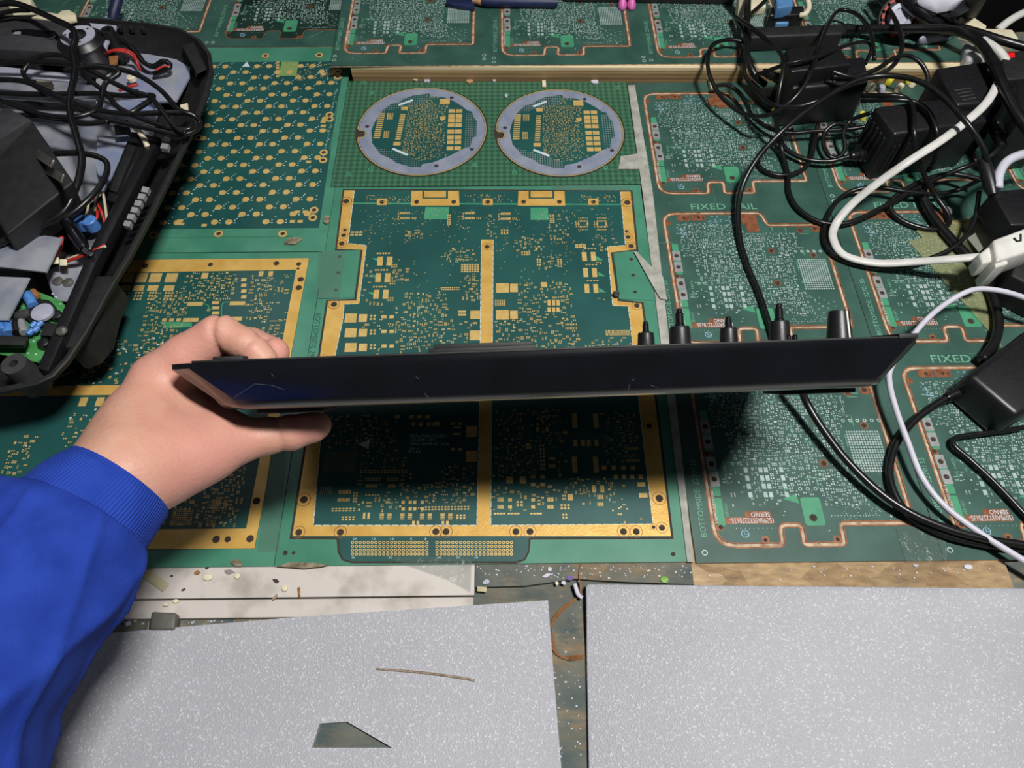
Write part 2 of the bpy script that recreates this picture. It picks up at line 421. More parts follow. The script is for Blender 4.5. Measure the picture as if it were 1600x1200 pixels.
def rrect(x0, y0, x1, y1, r, n=5):
    out = []
    for cx, cy, a0 in ((x1-r, y1-r, 0), (x0+r, y1-r, 90), (x0+r, y0+r, 180), (x1-r, y0+r, 270)):
        for k in range(n+1):
            a = math.radians(a0+90*k/n); out.append((cx+r*math.cos(a), cy+r*math.sin(a)))
    return out
def circ(x, y, r, n=14, ry=None):
    return [(x+r*math.cos(2*math.pi*k/n), y+(ry or r)*math.sin(2*math.pi*k/n)) for k in range(n)]
def offset_poly(poly, d):         # mitred inset (d > 0 shrinks a ccw polygon)
    n = len(poly); out = []
    ar = sum(poly[i][0]*poly[(i+1) % n][1]-poly[(i+1) % n][0]*poly[i][1] for i in range(n))
    sg = 1 if ar > 0 else -1
    for i in range(n):
        a, b, c = (np.array(poly[j % n], float) for j in (i-1, i, i+1))
        e1 = (b-a)/np.linalg.norm(b-a); e2 = (c-b)/np.linalg.norm(c-b)
        n1 = np.array([-e1[1], e1[0]])*sg; n2 = np.array([-e2[1], e2[0]])*sg
        m = n1+n2; q = m@n1
        m = m/q if abs(q) > .3 else n1
        out.append(tuple(b+m*d))
    return out
def round_poly(poly, r, n=3):
    m = len(poly); out = []
    rr = r if hasattr(r, '__len__') else [r]*m
    for i in range(m):
        a, b, c = (np.array(poly[j % m], float) for j in (i-1, i, i+1))
        la, lc = np.linalg.norm(a-b), np.linalg.norm(c-b); q = min(rr[i], la*.45, lc*.45)
        p, s = b+(a-b)/la*q, b+(c-b)/lc*q
        for k in range(n+1):
            t = k/n; out.append(tuple((1-t)**2*p+2*t*(1-t)*b+t*t*s))
    return out
def stroke_ring(mb, poly, wid, z0, z1):
    mb.prism(offset_poly(poly, -wid/2), z0, z1, [offset_poly(poly, wid/2)], bottom=False)

_txt = {}
def text_geo(s):
    if s in _txt: return _txt[s]
    c = bpy.data.curves.new('t', 'FONT'); c.body = s; c.resolution_u = 2
    o = bpy.data.objects.new('t', c); COL.objects.link(o)
    dg = bpy.context.evaluated_depsgraph_get(); me = o.evaluated_get(dg).to_mesh()
    v = [(a.co.x, a.co.y) for a in me.vertices]; f = [tuple(p.vertices) for p in me.polygons]
    o.evaluated_get(dg).to_mesh_clear(); bpy.data.objects.remove(o); bpy.data.curves.remove(c)
    _txt[s] = (v, f); return v, f
def text_at(mb, s, p0, p1, height, z):  # baseline from p0 to p1 (plan view), capital height; stretched to fit
    v, f = text_geo(s)
    a = np.array(v); x0, x1 = a[:, 0].min(), a[:, 0].max(); yh = max(a[:, 1].max(), .5)
    p0 = np.array(p0[:2], float); p1 = np.array(p1[:2], float); d = p1-p0; L = np.linalg.norm(d); d /= L
    nrm = np.array([-d[1], d[0]])
    mb.add([tuple(p0+d*(x-x0)/(x1-x0)*L+nrm*y/yh*height)+(z,) for x, y in v], f)

# pads: footprints on a board, sized and placed in plan
ZP = 0.00016
def size_at(px, py, z=0.0):
    d = ray(px, py); zc = (z-H)/d[2]
    return zc/F, zc*zc/(F*(H-z))
def pad(mb, px, py, wpx, hpx, z=0.0, t=ZP):
    x, y = XY(px, py, z); sx, sy = size_at(px, py, z)
    mb.rect(x, y, wpx*sx, hpx*sy, z, z+t)
def grid(mb, x0, y0, x1, y1, nx, ny, fw=.6, fh=.6, z=0.0, t=ZP):
    a = np.array(XY(x0, y1, z)); b = np.array(XY(x1, y0, z)); xm = XY((x0+x1)/2, (y0+y1)/2, z)
    sx, _ = size_at((x0+x1)/2, (y0+y1)/2, z)
    w = (x1-x0)*sx; h = b[1]-a[1]
    for i in range(nx):
        for j in range(ny):
            mb.rect(xm[0]-w/2+w*(i+.5)/nx, a[1]+h*(j+.5)/ny, w/nx*fw, h/ny*fh, z, z+t)

class Scatter:
    """footprints dropped on a board without overlap; occ is an occupancy map in plan"""
    def __init__(s, x0, y0, x1, y1, cell=.0004):
        s.x0, s.y0, s.c = x0, y0, cell
        s.o = np.zeros((int((x1-x0)/cell)+2, int((y1-y0)/cell)+2), bool)
    def claim(s, x, y, w, h, gap=.00022):
        i0 = int((x-w/2-gap-s.x0)/s.c); i1 = int((x+w/2+gap-s.x0)/s.c)+1
        j0 = int((y-h/2-gap-s.y0)/s.c); j1 = int((y+h/2+gap-s.y0)/s.c)+1
        if i0 < 0 or j0 < 0 or i1 > s.o.shape[0] or j1 > s.o.shape[1]: return False
        if s.o[i0:i1, j0:j1].any(): return False
        s.o[i0:i1, j0:j1] = True; return True
    def drop(s, mb, box, n, rng, u=.001, z=0.0, silk=None, test=None):
        x0, y0, x1, y1 = box
        for _ in range(n):
            x, y = rng.uniform(x0, x1), rng.uniform(y0, y1)
            q_ = u*.62; x, y = round(x/q_)*q_, round(y/q_)*q_
            if test and not test(x, y): continue
            k = rng.random(); R = []
            if k < .34: R = [(-.75, 0, .8, 1.1), (.75, 0, .8, 1.1)]
            elif k < .56: R = [(0, -.75, 1.1, .8), (0, .75, 1.1, .8)]
            elif k < .70: R = [(a, b, .9, .8) for a in (-.65, .65) for b in (-.6, .6)]
            elif k < .78: R = [((i-1)*1.2, b, .9, .8) for i in range(3) for b in (-.6, .6)]
            elif k < .87:
                q = rng.randint(4, 6); R = [((i-(q-1)/2)*.75, b, .42, 1.3) for i in range(q) for b in (-1.6, 1.6)]
            elif k < .93: R = [(0, 0, 2.0, 1.5)]
            else: R = [(0, 0, .9, .9)]
            if rng.random() < .3: R = [(b, a, h, w_) for a, b, w_, h in R]
            w_ = max(abs(a)+c/2 for a, b, c, d in R)*2*u; h = max(abs(b)+d/2 for a, b, c, d in R)*2*u
            if not s.claim(x, y, w_, h): continue
            for a, b, c, d in R: mb.rect(x+a*u, y+b*u, c*u, d*u, z, z+ZP)
            if silk is not None and rng.random() < .14: silk.rect(x+w_*.5+.3*u, y+rng.uniform(-.5, .5)*h, .5*u, 1.1*u, z, z+ZP*.7)
def vias(mb, box, n, rng, r=.00035, z=0.0):
    x0, y0, x1, y1 = box
    for _ in range(n): mb.rect(rng.uniform(x0, x1), rng.uniform(y0, y1), r*2, r*2, z, z+ZP*.8)
def wbox(x0, y0, x1, y1, z=0.0):
    a = XY(x0, y1, z); b = XY(x1, y0, z); c = XY(x0, y0, z); d = XY(x1, y1, z)
    return (max(a[0], c[0]), a[1], min(b[0], d[0]), b[1])
def ring(mb, x, y, ro, ri, z0, z1, n=14):
    mb.prism(circ(x, y, ro, n), z0, z1, [circ(x, y, ri, n)], bottom=False)

# ------------------------------------------------------------------ setting
MB().box((-3, -1.5, -.92), (3, 2.2, -.90)).build('floor', 'dark_floor', kind='structure', label='dark workshop floor below the bench')
MB().box((-3, 2.0, -.90), (3, 2.05, 2.2)).build('wall_back', 'dark_wall', kind='structure', label='dark workshop wall behind the bench')

BZ = -.0065                       # top of the painted bench, lower than the boards lying on it
bench = thing('workbench', 'worn blue-green painted chipboard workbench under the foam sheets', 'workbench', (0, .3, -.9))
MB().prism([(-.95, -.28), (.80, -.28), (.80, .775), (.50, .775), (.50, 1.02), (-.95, 1.02)], -.026, BZ).build('bench_top', 'osb_painted', bench)
for x, y in ((-.88, -.2), (.72, -.2), (.72, .70), (-.88, .94)):
    MB().box((x-.03, y-.03, -.9), (x+.03, y+.03, -.026)).build('leg', 'post_grey', bench)

# chipboard sheet that carries the boards, its front edge bare
sheet = thing('chipboard_sheet', 'raw chipboard sheet showing wood flakes in front of the circuit boards', 'board', (.2, .3, BZ))
xr = XY(1590, 890)[0]
front = [XY(742, 916), XY(820, 914), XY(900, 903), XY(960, 907), XY(1085, 912)]
MB().prism([(p[0], p[1]) for p in front] + [(.1315, .60), (-.0235, .60)], BZ, -.0021).build('painted_edge', 'osb_painted', sheet, label='painted, dirty part of the chipboard')
MB().prism([XY(1085.5, 914), XY(1588, 920), (xr, .60), (.1320, .60)], BZ, -.0021).build('raw_edge', 'osb_raw', sheet)

pl = thing('white_plank', 'dirty white painted plank with a groove in front of the left boards', 'plank', (-.4, .13, BZ))
yb = XY(300, 965)[1]; yg = XY(300, 935)[1]; xe = XY(741, 920)[0]
MB().box((-.9, yg+.0006, BZ), (xe, .60, -.0021)).build('rear_strip', 'white_paint', pl, bevel=.0006)
MB().box((-.9, yb, BZ), (xe-.0006, yg-.0004, -.0024)).build('front_strip', 'white_paint', pl, bevel=.0008)

ZS = .0190                        # top of the boards on the raised shelf
shelf = thing('plywood_shelf', 'raised plywood shelf with a bare layered front edge behind the round boards', 'shelf', (.1, .7, -.0021))
sf = [XY(552, 126), XY(1150, 128)]
sl = (sf[1][1]-sf[0][1])/(sf[1][0]-sf[0][0])
xs1 = .50
MB().prism([sf[0], (xs1, sf[0][1]+sl*(xs1-sf[0][0])), (xs1, 1.0), (sf[0][0], 1.0)], -.0021, ZS-.002).build('plywood_board', 'plywood', shelf)

# ------------------------------------------------------------------ repeated unit circuit board
UW, UH = .147, .149
def uvp(u, v): return (u*UW, -v*UH)
U_OUT = [(0, 0), (.63, 0), (.66, .105), (1, .105), (1, .895), (.637, .895), (.63, 1), (.43, 1), (.44, .9), (.335, .9), (.325, 1), (0, 1)]
u_poly = round_poly([uvp(*p) for p in U_OUT], [.012, .004, .003, .003, .003, .003, .003, .003, .004, .004, .003, .014], 4)
def build_unit():
    """meshes of one unit in its own plan coordinates (origin at its top-left corner, z = 0 on the panel core)"""
    out = []; rng = random.Random(7)
    T = .0006
    Z = T
    out.append(('unit_board', MB().prism(offset_poly(u_poly, .0012), 0, T), 'mask_dark', None))
    e = MB(); stroke_ring(e, offset_poly(u_poly, .0017), .0010, T, T+.0001)
    out.append(('copper_edge', e, 'copper_brown', None))
    m = MB()                                               # bare copper patches along the edge
    for (u0, v0, u1, v1) in ((.085, .012, .17, .062), (.18, .012, .27, .062), (.50, .012, .60, .10), (.52, .10, .60, .16), (.93, .11, .985, .165),
                             (-.0, .065, .04, .10), (-.0, .49, .045, .53), (-.0, .70, .026, .90), (-.0, .89, .05, .925), (.225, .955, .262, .992), (.58, .955, .62, .992),
                             (.06, .858, .305, .892), (.165, .828, .295, .86)):
        x0, y0 = uvp(max(u0, .014), v1); x1, y1 = uvp(u1, v0)
        out.append(('copper_patch', MB().prism(rrect(x0, y0, x1, y1, .0012, 2), T, T+.00012), 'copper_brown', None))
    # connector strip on the left edge
    for v0, v1 in ((.255, .315), (.315, .50), (.535, .70), (.70, .745), (.755, .90)):
        x0, y0 = uvp(.022, v1); x1, y1 = uvp(.062, v0); out.append(('green_patch', MB().prism(rrect(x0, y0, x1, y1, .001, 2), T, T+.00015), 'mask_light', None))
    px0, py0 = uvp(.459, .905); px1, py1 = uvp(.560, .757)
    hx, hy = uvp(.505, .864)
    out.append(('green_patch', MB().prism(rrect(px0, py0, px1, py1, .0022, 3), T, T+.0002, [circ(hx, hy, .0030, 8)]), 'mask_light', None))
    out.append(('green_triangle', MB().prism([uvp(.375, .765), uvp(.445, .735), uvp(.452, .79)], T, T+.00015), 'mask_light', None))
    for (u, v) in ((.041, .353), (.041, .442), (.040, .569), (.042, .654)):
        x, y = uvp(u, v)
        out.append(('contact_pad', MB().prism([(x-.0036, y-.0058), (x+.0036, y-.0058), (x+.0036, y+.0058), (x-.0036, y+.0058)], T, T+.0003, [circ(x, y, .0022, 10)]), 'tin_grey', None))
    for (u, v, r) in ((.041, .353, .0023), (.041, .442, .0023), (.040, .569, .0023), (.042, .654, .0023), (.505, .864, .0031), (.627, .572, .0024), (.896, .356, .0022),
                      (.858, .152, .0024), (.640, .319, .0022), (.035, .907, .0018), (.244, .975, .0015), (.60, .975, .0015), (.955, .137, .0022), (.13, .037, .0016), (.225, .037, .0016), (.255, .037, .0012), (.025, .51, .0018)):
        x, y = uvp(u, v)
        out.append(('drill_hole', MB().prism(circ(x, y, r, 10), T, T+.00018), 'hole_dark', None))
    for (u, v, r) in ((.627, .572, .0034), (.896, .356, .0032), (.858, .152, .0034), (.640, .319, .0032)):
        x, y = uvp(u, v); rr = MB(); ring(rr, x, y, r, r*.68, T, T+.00022, 10); out.append(('copper_ring', rr, 'copper_brown', None))
    # solder pads
    p = MB(); sc = Scatter(-.01, -.16, .16, .01)
    def blk(u0, v0, u1, v1):
        a = uvp((u0+u1)/2, (v0+v1)/2); sc.claim(a[0], a[1], (u1-u0)*UW, (v1-v0)*UH, 0)
    for b in ((0, 0, .07, 1), (.45, .75, .57, .92), (.76, .37, .985, .63), (.06, .82, .31, .9), (.36, .73, .455, .80), (.60, .54, .66, .60), (.86, .32, .93, .39), (.0, 0, .30, .075), (.5, 0, .66, .165), (.82, .11, 1, .19), (.60, .29, .68, .35)): blk(*b)
    bx0, by0 = uvp(.785, .385); bx1, by1 = uvp(.965, .625)           # array of plated rings
    for i in range(13):
        for j in range(16):
            if j < 11 and i > 10 and False: continue
            x = bx0+(bx1-bx0)*(i+.5)/13; y = by0-(by0-by1)*(j+.5)/16
            p.rect(x, y, .00135, .0015, T, T+ZP)
    for i, v in enumerate((.605, .650, .695, .740)):
        for du in (0, .077, .105, .185): x, y = uvp(.213+du, v); p.rect(x, y, .0030, .0042, T, T+ZP); sc.claim(x, y, .003, .0042)
    for u0, v0, n in ((.473, .711, 3), (.79, .325, 6), (.83, .31, 0)):
        for i in range(n): x, y = uvp(u0+i*.039, v0); ring(p, x, y, .0016, .0008, T, T+ZP, 8); sc.claim(x, y, .0032, .0032)
    for u, v in ((.15, .40), (.155, .47), (.17, .54), (.15, .57), (.20, .50), (.69, .25), (.72, .27), (.74, .22), (.77, .24), (.69, .63), (.72, .66), (.12, .17), (.15, .16), (.10, .2)):
        x, y = uvp(u, v); ring(p, x, y, .0014, .0007, T, T+ZP, 8); sc.claim(x, y, .003, .003)
    dense = lambda x, y: True
    def fld(u0, v0, u1, v1, n, u=.00078): 
        a = uvp(u0, v1); b = uvp(u1, v0); sc.drop(p, (a[0], a[1], b[0], b[1]), n, rng, u, T)
    fld(.20, .22, .76, .60, 2600, .00118); fld(.34, .55, .76, .74, 1200, .00118); fld(.58, .58, .80, .80, 400, .00095); fld(.08, .09, .34, .36, 700, .00078); fld(.15, .33, .22, .58, 120, .0009); fld(.2, .2, .78, .74, 1500, .0008)
    fld(.30, .10, .62, .24, 700, .0008); fld(.6, .17, .82, .34, 400, .00085); fld(.09, .62, .36, .80, 60, .0008); fld(.62, .68, .95, .80, 40); fld(.34, .5, .76, .56, 300, .00055)
    for i in range(16): x, y = uvp(.60+i*.016, .855); p.rect(x, y, .0007, .0007, T, T+ZP)
    for i in range(10): x, y = uvp(.11+i*.022, .915); p.rect(x, y, .0006, .0006, T, T+ZP)
    for (u, v) in ((.57, .93), (.90, .86), (.88, .82), (.93, .79), (.80, .80), (.72, .81), (.36, .85), (.37, .83)): x, y = uvp(u, v); p.rect(x, y, .0009, .0009, T, T+ZP)
    for q in range(60):
        x, y = uvp(rng.uniform(.64, .97), rng.uniform(.80, .88)); p.rect(x, y, .0006, .0006, T, T+ZP)
    out.append(('solder_pads', p, 'tin', 'stuff'))
    tr = MB()                                              # lighter traces
    for _ in range(46):
        u, v = rng.uniform(.12, .9), rng.uniform(.1, .8); x, y = uvp(u, v); L = rng.uniform(.003, .012)
        if rng.random() < .5: tr.rect(x, y, L, .0005, T, T+ZP*.5)
        else: tr.rect(x, y, .0005, L, T, T+ZP*.5)
    out.append(('traces', tr, 'silk_green', 'stuff'))
    for s_, p0_, p1_, h_, mt_ in (('15090-2270136-1', uvp(.0245, .885), uvp(.0245, .70), .0020, 'silk_white'), ('15090ASSY2270135-', uvp(.303, .862), uvp(.085, .862), .0040, 'silk_white'), ('SERNO', uvp(.29, .834), uvp(.195, .834), .0034, 'silk_white'),
                                  ('HFR 34076', uvp(.113, .668), uvp(.113, .548), .0024, 'silk_green'), ('SERNO', uvp(.084, .855), uvp(.084, .785), .0024, 'silk_green')):
        t = MB(); text_at(t, s_, p0_, p1_, h_, T+.0002); out.append(('lettering', t, mt_, None))
    t = MB()
    x, y = uvp(.149, .942); ring(t, x, y, .0030, .0024, T, T+.0002, 16)
    t.rect(x+.0012, y-.0003, .0022, .0006, T, T+.0002); t.rect(x-.0004, y+.0006, .0006, .0026, T, T+.0002)
    out.append(('round_emblem', t, 'silk_blue', None))
    t = MB()
    for _ in range(46): x, y = uvp(rng.uniform(.285, .46), rng.uniform(.02, .12)); t.rect(x, y, rng.uniform(.0006, .003), .0005, T, T+.00012)
    for _ in range(20): x, y = uvp(rng.uniform(.07, .14), rng.uniform(.12, .19)); t.rect(x, y, rng.uniform(.0006, .003), .0006, T, T+.00012)
    out.append(('blue_print', t, 'silk_blue', 'stuff'))
    res = []
    for nm, mb, mt, kd in out:
        me = bpy.data.meshes.new(nm); me.from_pydata(mb.v, [], mb.f); me.materials.append(MATS[mt]); res.append((nm, me, kd))
    return res
UNIT = build_unit()
def place_unit(panel, x, y, z, sx=1.0):
    off = OFF[panel.name]; base = None
    for nm, me, kd in UNIT:
        o = bpy.data.objects.new(nm, me); COL.objects.link(o)
        if base is None:
            o.parent = panel; o.location = (x-off[0], y-off[1], z-.0006-off[2]); o.scale = (sx, sx, 1); base = o
        else: o.parent = base
        if kd: o['kind'] = kd
def rail_panel(label, x0, x1, y0, y1, z, units, texts, group=None, sx=1.0, core=.0014):
    """a panel of unit boards held in a routed frame"""
    root = thing('circuit_panel', label, 'circuit board', ((x0+x1)/2, (y0+y1)/2, z-.002), group)
    MB().box((x0, y0, z-.002), (x1, y1, z-.0006)).build('panel_core', 'slot_floor', root)
    holes = []
    for (ux, uy) in units:
        pl_ = [(ux+a*sx, uy+b*sx) for a, b in offset_poly(u_poly, -.0012)]
        if all(x0 < a < x1 and y0 < b < y1 for a, b in pl_): holes.append(pl_)
    fr = MB().prism([(x0, y0), (x1, y0), (x1, y1), (x0, y1)], z-.0006, z, holes); fr.build('frame_rail', 'mask_dark', root)
    ed = MB()
    for h in holes: stroke_ring(ed, offset_poly(h, -.0004), .0010, z, z+.0001)
    if holes: ed.build('rail_copper_edge', 'copper_brown', root)
    for (ux, uy) in units: place_unit(root, ux, uy, z, sx)
    for (ux, uy) in units:
        t = MB(); text_at(t, 'BOTTOMSIDE: 2270135', (ux-.0062*sx, uy-.955*UH*sx), (ux-.0062*sx, uy-.545*UH*sx), .0042*sx, z+.0001); t.build('rail_lettering', 'silk_green', root)
        if texts and uy + .03 < y1: t = MB(); text_at(t, 'FIXED RAIL', (ux+.19*UW, uy+.0050), (ux+.62*UW, uy+.0050), .0075, z+.0001); t.build('rail_lettering', 'silk_green', root)
    for (ux, uy) in units:
        for a, b in ((-.0095, -.154), (-.0095, -.161), (.160, -.154), (.160, -.161)):
            x, y = ux+a*sx, uy+b*sx
            if x0 < x-.003 and x+.003 < x1 and y0 < y-.003 and y+.003 < y1:
                h = MB(); ring(h, x, y, .0022, .0014, z, z+.0001, 10); h.build('tooling_hole', 'tin', root)
    sc_ = MB(); rq = random.Random(int(x0*1000)+77)
    for _ in range(26):
        ax_, ay_ = rq.uniform(x0+.004, x1-.004), rq.uniform(y0+.004, y1-.02); an = rq.choice((0, 1.57, rq.uniform(0, 3.1))); ln_ = rq.uniform(.004, .022)
        bx_, by_ = min(max(ax_+ln_*math.cos(an), x0+.002), x1-.002), min(ay_+ln_*math.sin(an), y1-.002)
        sc_.tube([(ax_, ay_, z+.00012), ((ax_+bx_)/2+rq.uniform(-.0006, .0006), (ay_+by_)/2, z+.00012), (bx_, by_, z+.00012)], .00011, 4)
    for _ in range(40): sc_.rect(rq.uniform(x0+.004, x1-.004), rq.uniform(y0+.004, y1-.004), .0006, .0005, z, z+.0004)
    sc_.build('scratches_and_dust', 'silk_green', root, kind='stuff')
    return root

PX, PY = .1765, .1757
for c, lab in ((0, 'dark green panel of three copper-edged boards just right of the dusty tape strip'),
               (1, 'dark green panel of three copper-edged boards under the black adapters at right')):
    ux = .1495 + PX*c; x0 = .1330 + .1772*c
    rail_panel(lab, x0, x0+.1766, .1472, .6785 - .003*c, 0.0, [(ux, .6600-PY*r) for r in range(3)], True, 'panels of copper-edged boards')
ux = .1495 + PX*2
rail_panel('dark green panel of copper-edged boards at the far right edge of the bench', .4870, .6640, .1472, .672, 0.0, [(ux, .6600-PY*r) for r in range(3)], True, 'panels of copper-edged boards')
# row on the raised shelf
ys = XY(660, 93, ZS)[1]
rail_panel('dark green panel with a row of copper-edged boards lying on the plywood shelf', sf[0][0]-.021, .502, sf[0][1]-.001, .90, ZS,
           [(XY(px, py, ZS)[0], XY(px, py, ZS)[1]+UH*.96) for px, py in ((537, 84), (785, 87), (1030, 90), (1275, 93))], False, 'panels of copper-edged boards', .955)
# panel behind the opened player
bl = XY(347, 62)
rail_panel('dim green panel of copper-edged boards behind the opened black player', -.58, sf[0][0]-.0215, .747, .94, 0.0,
           [(bl[0], bl[1]+UH), (bl[0]-PX, bl[1]+UH)], False, 'panels of copper-edged boards')

# ------------------------------------------------------------------ big gold board (centre)
rng = random.Random(3)
def px_poly(pts, z=0.0): return [XY(a, b, z) for a, b in pts]
A = thing('circuit_panel', 'large green circuit panel with a broad gold border under the held controller', 'circuit board', (-.018, .335, -.002))
MB().box((-.1672, .1483, -.002), (.1314, .5225, 0)).build('panel_frame', 'mask_green', A)
T1 = .0003
edge = [(538, 297), (526, 390), (566, 392), (556, 469), (512, 471), (479, 692), (456, 839), (529, 840), (531, 862), (537, 873), (550, 877), (806, 877), (818, 873), (824, 862), (826, 840), (1049, 839), (1026, 640), (1003, 474), (966, 470), (955, 394), (995, 391), (986, 299)]
MB().prism(px_poly(edge), 0, T1).build('teal_board', 'mask_teal', A)
gap = MB(); stroke_ring(gap, offset_poly(px_poly(edge), -.0008), .0014, 0, .0001); gap.build('routed_gap', 'hole_dark', A)
gold_in = [(984, 500), (999, 639), (1020, 819), (767, 821), (768, 637), (770, 530), (771, 375), (752, 375), (749, 637), (745, 821), (490, 821), (505, 644), (536, 500), (538, 476), (561, 475), (573, 384), (544, 381), (554, 298)]
gold = [(538, 298), (527, 389), (567, 391), (557, 470), (513, 471), (480, 692), (457, 838), (1048, 838), (1025, 640), (1002, 475), (965, 471), (954, 395), (994, 390), (985, 300), (969, 300), (977, 384), (949, 386), (957, 478), (981, 479)] + gold_in
gh = [(541, 315, 5), (539, 360, 3), (537, 368, 4), (534, 381, 4.5), (522, 476, 5), (467, 832, 5.5), (532, 832, 5.5), (681, 831, 5.5), (697, 831, 5.5), (806, 831, 5.5), (828, 831, 5.5), (974, 831, 5.5), (994, 831, 5.5),
      (1034, 825, 5), (1021, 824, 3), (1030, 779, 6), (475, 781, 6), (1014, 666, 5), (980, 317, 5), (979, 362, 3), (981, 371, 4), (986, 385, 4.5), (995, 478, 4.5), (761, 386, 4), (505, 560, 4)]
def hole_poly(h):
    x, y = XY(h[0], h[1]); return circ(x, y, h[2]*size_at(h[0], h[1])[0], 14)
MB().prism(px_poly(gold), T1, T1+.0002, [hole_poly(h) for h in gh]).build('gold_border', 'gold', A)
for h in gh:
    x, y = XY(h[0], h[1]); r = h[2]*size_at(h[0], h[1])[0]
    o = MB().prism(circ(x, y, r*.99, 12), T1, T1+.00008); o.build('mounting_hole', 'hole_dark', A)
for h in gh:
    el = MB()
    x, y = XY(h[0], h[1]); r = h[2]*size_at(h[0], h[1])[0]; ring(el, x, y, r*1.85, r*1.68, T1+.0002, T1+.00025, 20); el.build('hole_outline', 'copper_brown', A)
ds = MB()                                                   # white dashes along the border
path = px_poly([(984, 500), (999, 639), (1020, 819), (767, 821)]) , px_poly([(745, 821), (490, 821), (505, 644), (536, 500), (538, 476), (561, 475), (573, 384), (544, 381), (554, 298)]), px_poly([(767, 821), (768, 637), (771, 375)]), px_poly([(745, 821), (749, 637), (752, 375)]), px_poly([(969, 300), (977, 384), (949, 386), (957, 478), (981, 479), (984, 500)])
for pth in path:
    for a, b in zip(pth[:-1], pth[1:]):
        a = np.array(a); b = np.array(b); L = np.linalg.norm(b-a); k = max(1, int(L/.0062)); d = (b-a)/L; nn = np.array([-d[1], d[0]])*.00025
        for i in range(k):
            s, e = a+d*L*(i+.1)/k, a+d*L*(i+.85)/k
            ds.prism([tuple(s-nn), tuple(e-nn), tuple(e+nn), tuple(s+nn)], T1+.0002, T1+.0003)
ds.build('white_dashes', 'silk_white', A, kind='stuff')
for x0, x1 in ((642, 718), (809, 883)):
    c = (x0+x1)/2
    b = MB().prism(px_poly([(x0, 322), (x1, 322), (x1-1, 299), (c+20, 299), (c+20, 311), (c-20, 311), (c-20, 299), (x0+1, 299)]), T1, T1+.0003, [hole_poly((x0+9, 316, 4)), hole_poly((x1-9, 316, 4))]).build('gold_bracket', 'gold', A)
    MB().prism(px_poly([(c-17, 309), (c+17, 309), (c+17, 299), (c-17, 299)]), T1, T1+.0003).build('gold_tongue', 'gold', A)
    for hx in (x0+9, x1-9): MB().prism(hole_poly((hx, 316, 3.9)), T1, T1+.0001).build('mounting_hole', 'hole_dark', A)
for c in (597, 762, 927):
    MB().prism(px_poly([(c-8, 321), (c+8, 321), (c+8, 311), (c-8, 311)]), T1, T1+.0003, [hole_poly((c, 316, 4))]).build('gold_square', 'gold', A)
    MB().prism(hole_poly((c, 316, 3.9)), T1, T1+.0001).build('mounting_hole', 'hole_dark', A)
def gpp(pts):
    MB().prism(px_poly(pts), T1, T1+.0001).build('green_patch', 'mask_light', A)
gpp([(662, 343), (700, 343), (702, 324), (665, 324)]); gpp([(829, 344), (857, 344), (856, 325), (829, 325)])
for y, xs in ((404, 581), (430, 577), (457, 574)): gpp([(xs, y), (xs+11, y+6), (xs+11, y)])
for y, xs in ((407, 942), (432, 946), (457, 947)): gpp([(xs, y), (xs-11, y-7), (xs-11, y)])
gpp([(550, 319), (970, 321), (970, 319), (550, 317)])

for pts in ([(505, 393), (563, 392), (553, 466), (497, 467)], [(959, 396), (990, 393), (1022, 445), (1020, 470), (967, 468)]):
    o = MB().prism(px_poly(pts), 0, .0009).build('green_tab', 'mask_green', A)
for h in ((531, 402, 3), (529, 427, 3), (525, 454, 3), (986, 406, 3), (989, 431, 3), (992, 457, 3), (446, 864, 3.5), (459, 864, 2.5), (1052, 866, 3)):
    MB().prism(hole_poly(h), 0, .00095).build('drill_hole', 'hole_dark', A)

pads = MB(); sk = MB(); z = T1
S = Scatter(-.18, .14, .14, .53)
def big(px, py, w_, h):
    x, y = XY(px, py, z); sx, sy = size_at(px, py, z); S.claim(x, y, w_*sx, h*sy, .0003); pad(pads, px, py, w_, h, z)
def G(x0, y0, x1, y1, nx, ny, fw=.62, fh=.62):
    b = wbox(x0, y0, x1, y1, z); S.claim((b[0]+b[2])/2, (b[1]+b[3])/2, abs(b[2]-b[0]), b[3]-b[1], .0003); grid(pads, x0, y0, x1, y1, nx, ny, fw, fh, z)
for q in ((594, 408), (591, 434), (588, 460)): big(q[0], q[1], 8.5, 14); big(q[0]+14.5, q[1], 8.5, 14); G(q[0]-6, q[1]-14, q[0]+16, q[1]-10, 5, 1); G(q[0]+17, q[1]+4, q[0]+27, q[1]+11, 3, 2)
for q in ((913, 401), (915, 426), (917, 451)): big(q[0], q[1], 7.5, 14); big(q[0]+14, q[1], 7.5, 14); G(q[0]-1, q[1]-14, q[0]+19, q[1]-11, 4, 1)
G(547, 361, 567, 369, 3, 2, .8, .6)
for x, y in ((633, 337), (734, 337), (790, 338)):
    G(x-8, y-6, x+8, y-2, 6, 1, .7, .9); G(x-8, y+2, x+8, y+6, 6, 1, .7, .9); G(x-12, y-5, x-9, y+7, 1, 3); G(x+10, y+2, x+18, y+6, 3, 2)
for x, y in ((911, 350), (940, 350)):
    G(x-8, y-6, x+8, y-3, 7, 1, .5, .9); G(x-8, y+3, x+8, y+6, 7, 1, .5, .9); big(x-7, y, 2.5, 5); big(x+7, y, 2.5, 5); G(x-12, y-5, x-10, y+6, 1, 3); G(x-8, y-10, x+8, y-8, 6, 1, .4, .9); G(x-8, y+8, x+8, y+10, 6, 1, .4, .9)
G(698, 335, 705, 352, 2, 5); G(858, 335, 867, 349, 2, 5); G(720, 412, 749, 426, 7, 4, .75, .7); G(749, 386, 750, 387, 1, 1); G(689, 448, 718, 454, 9, 2)
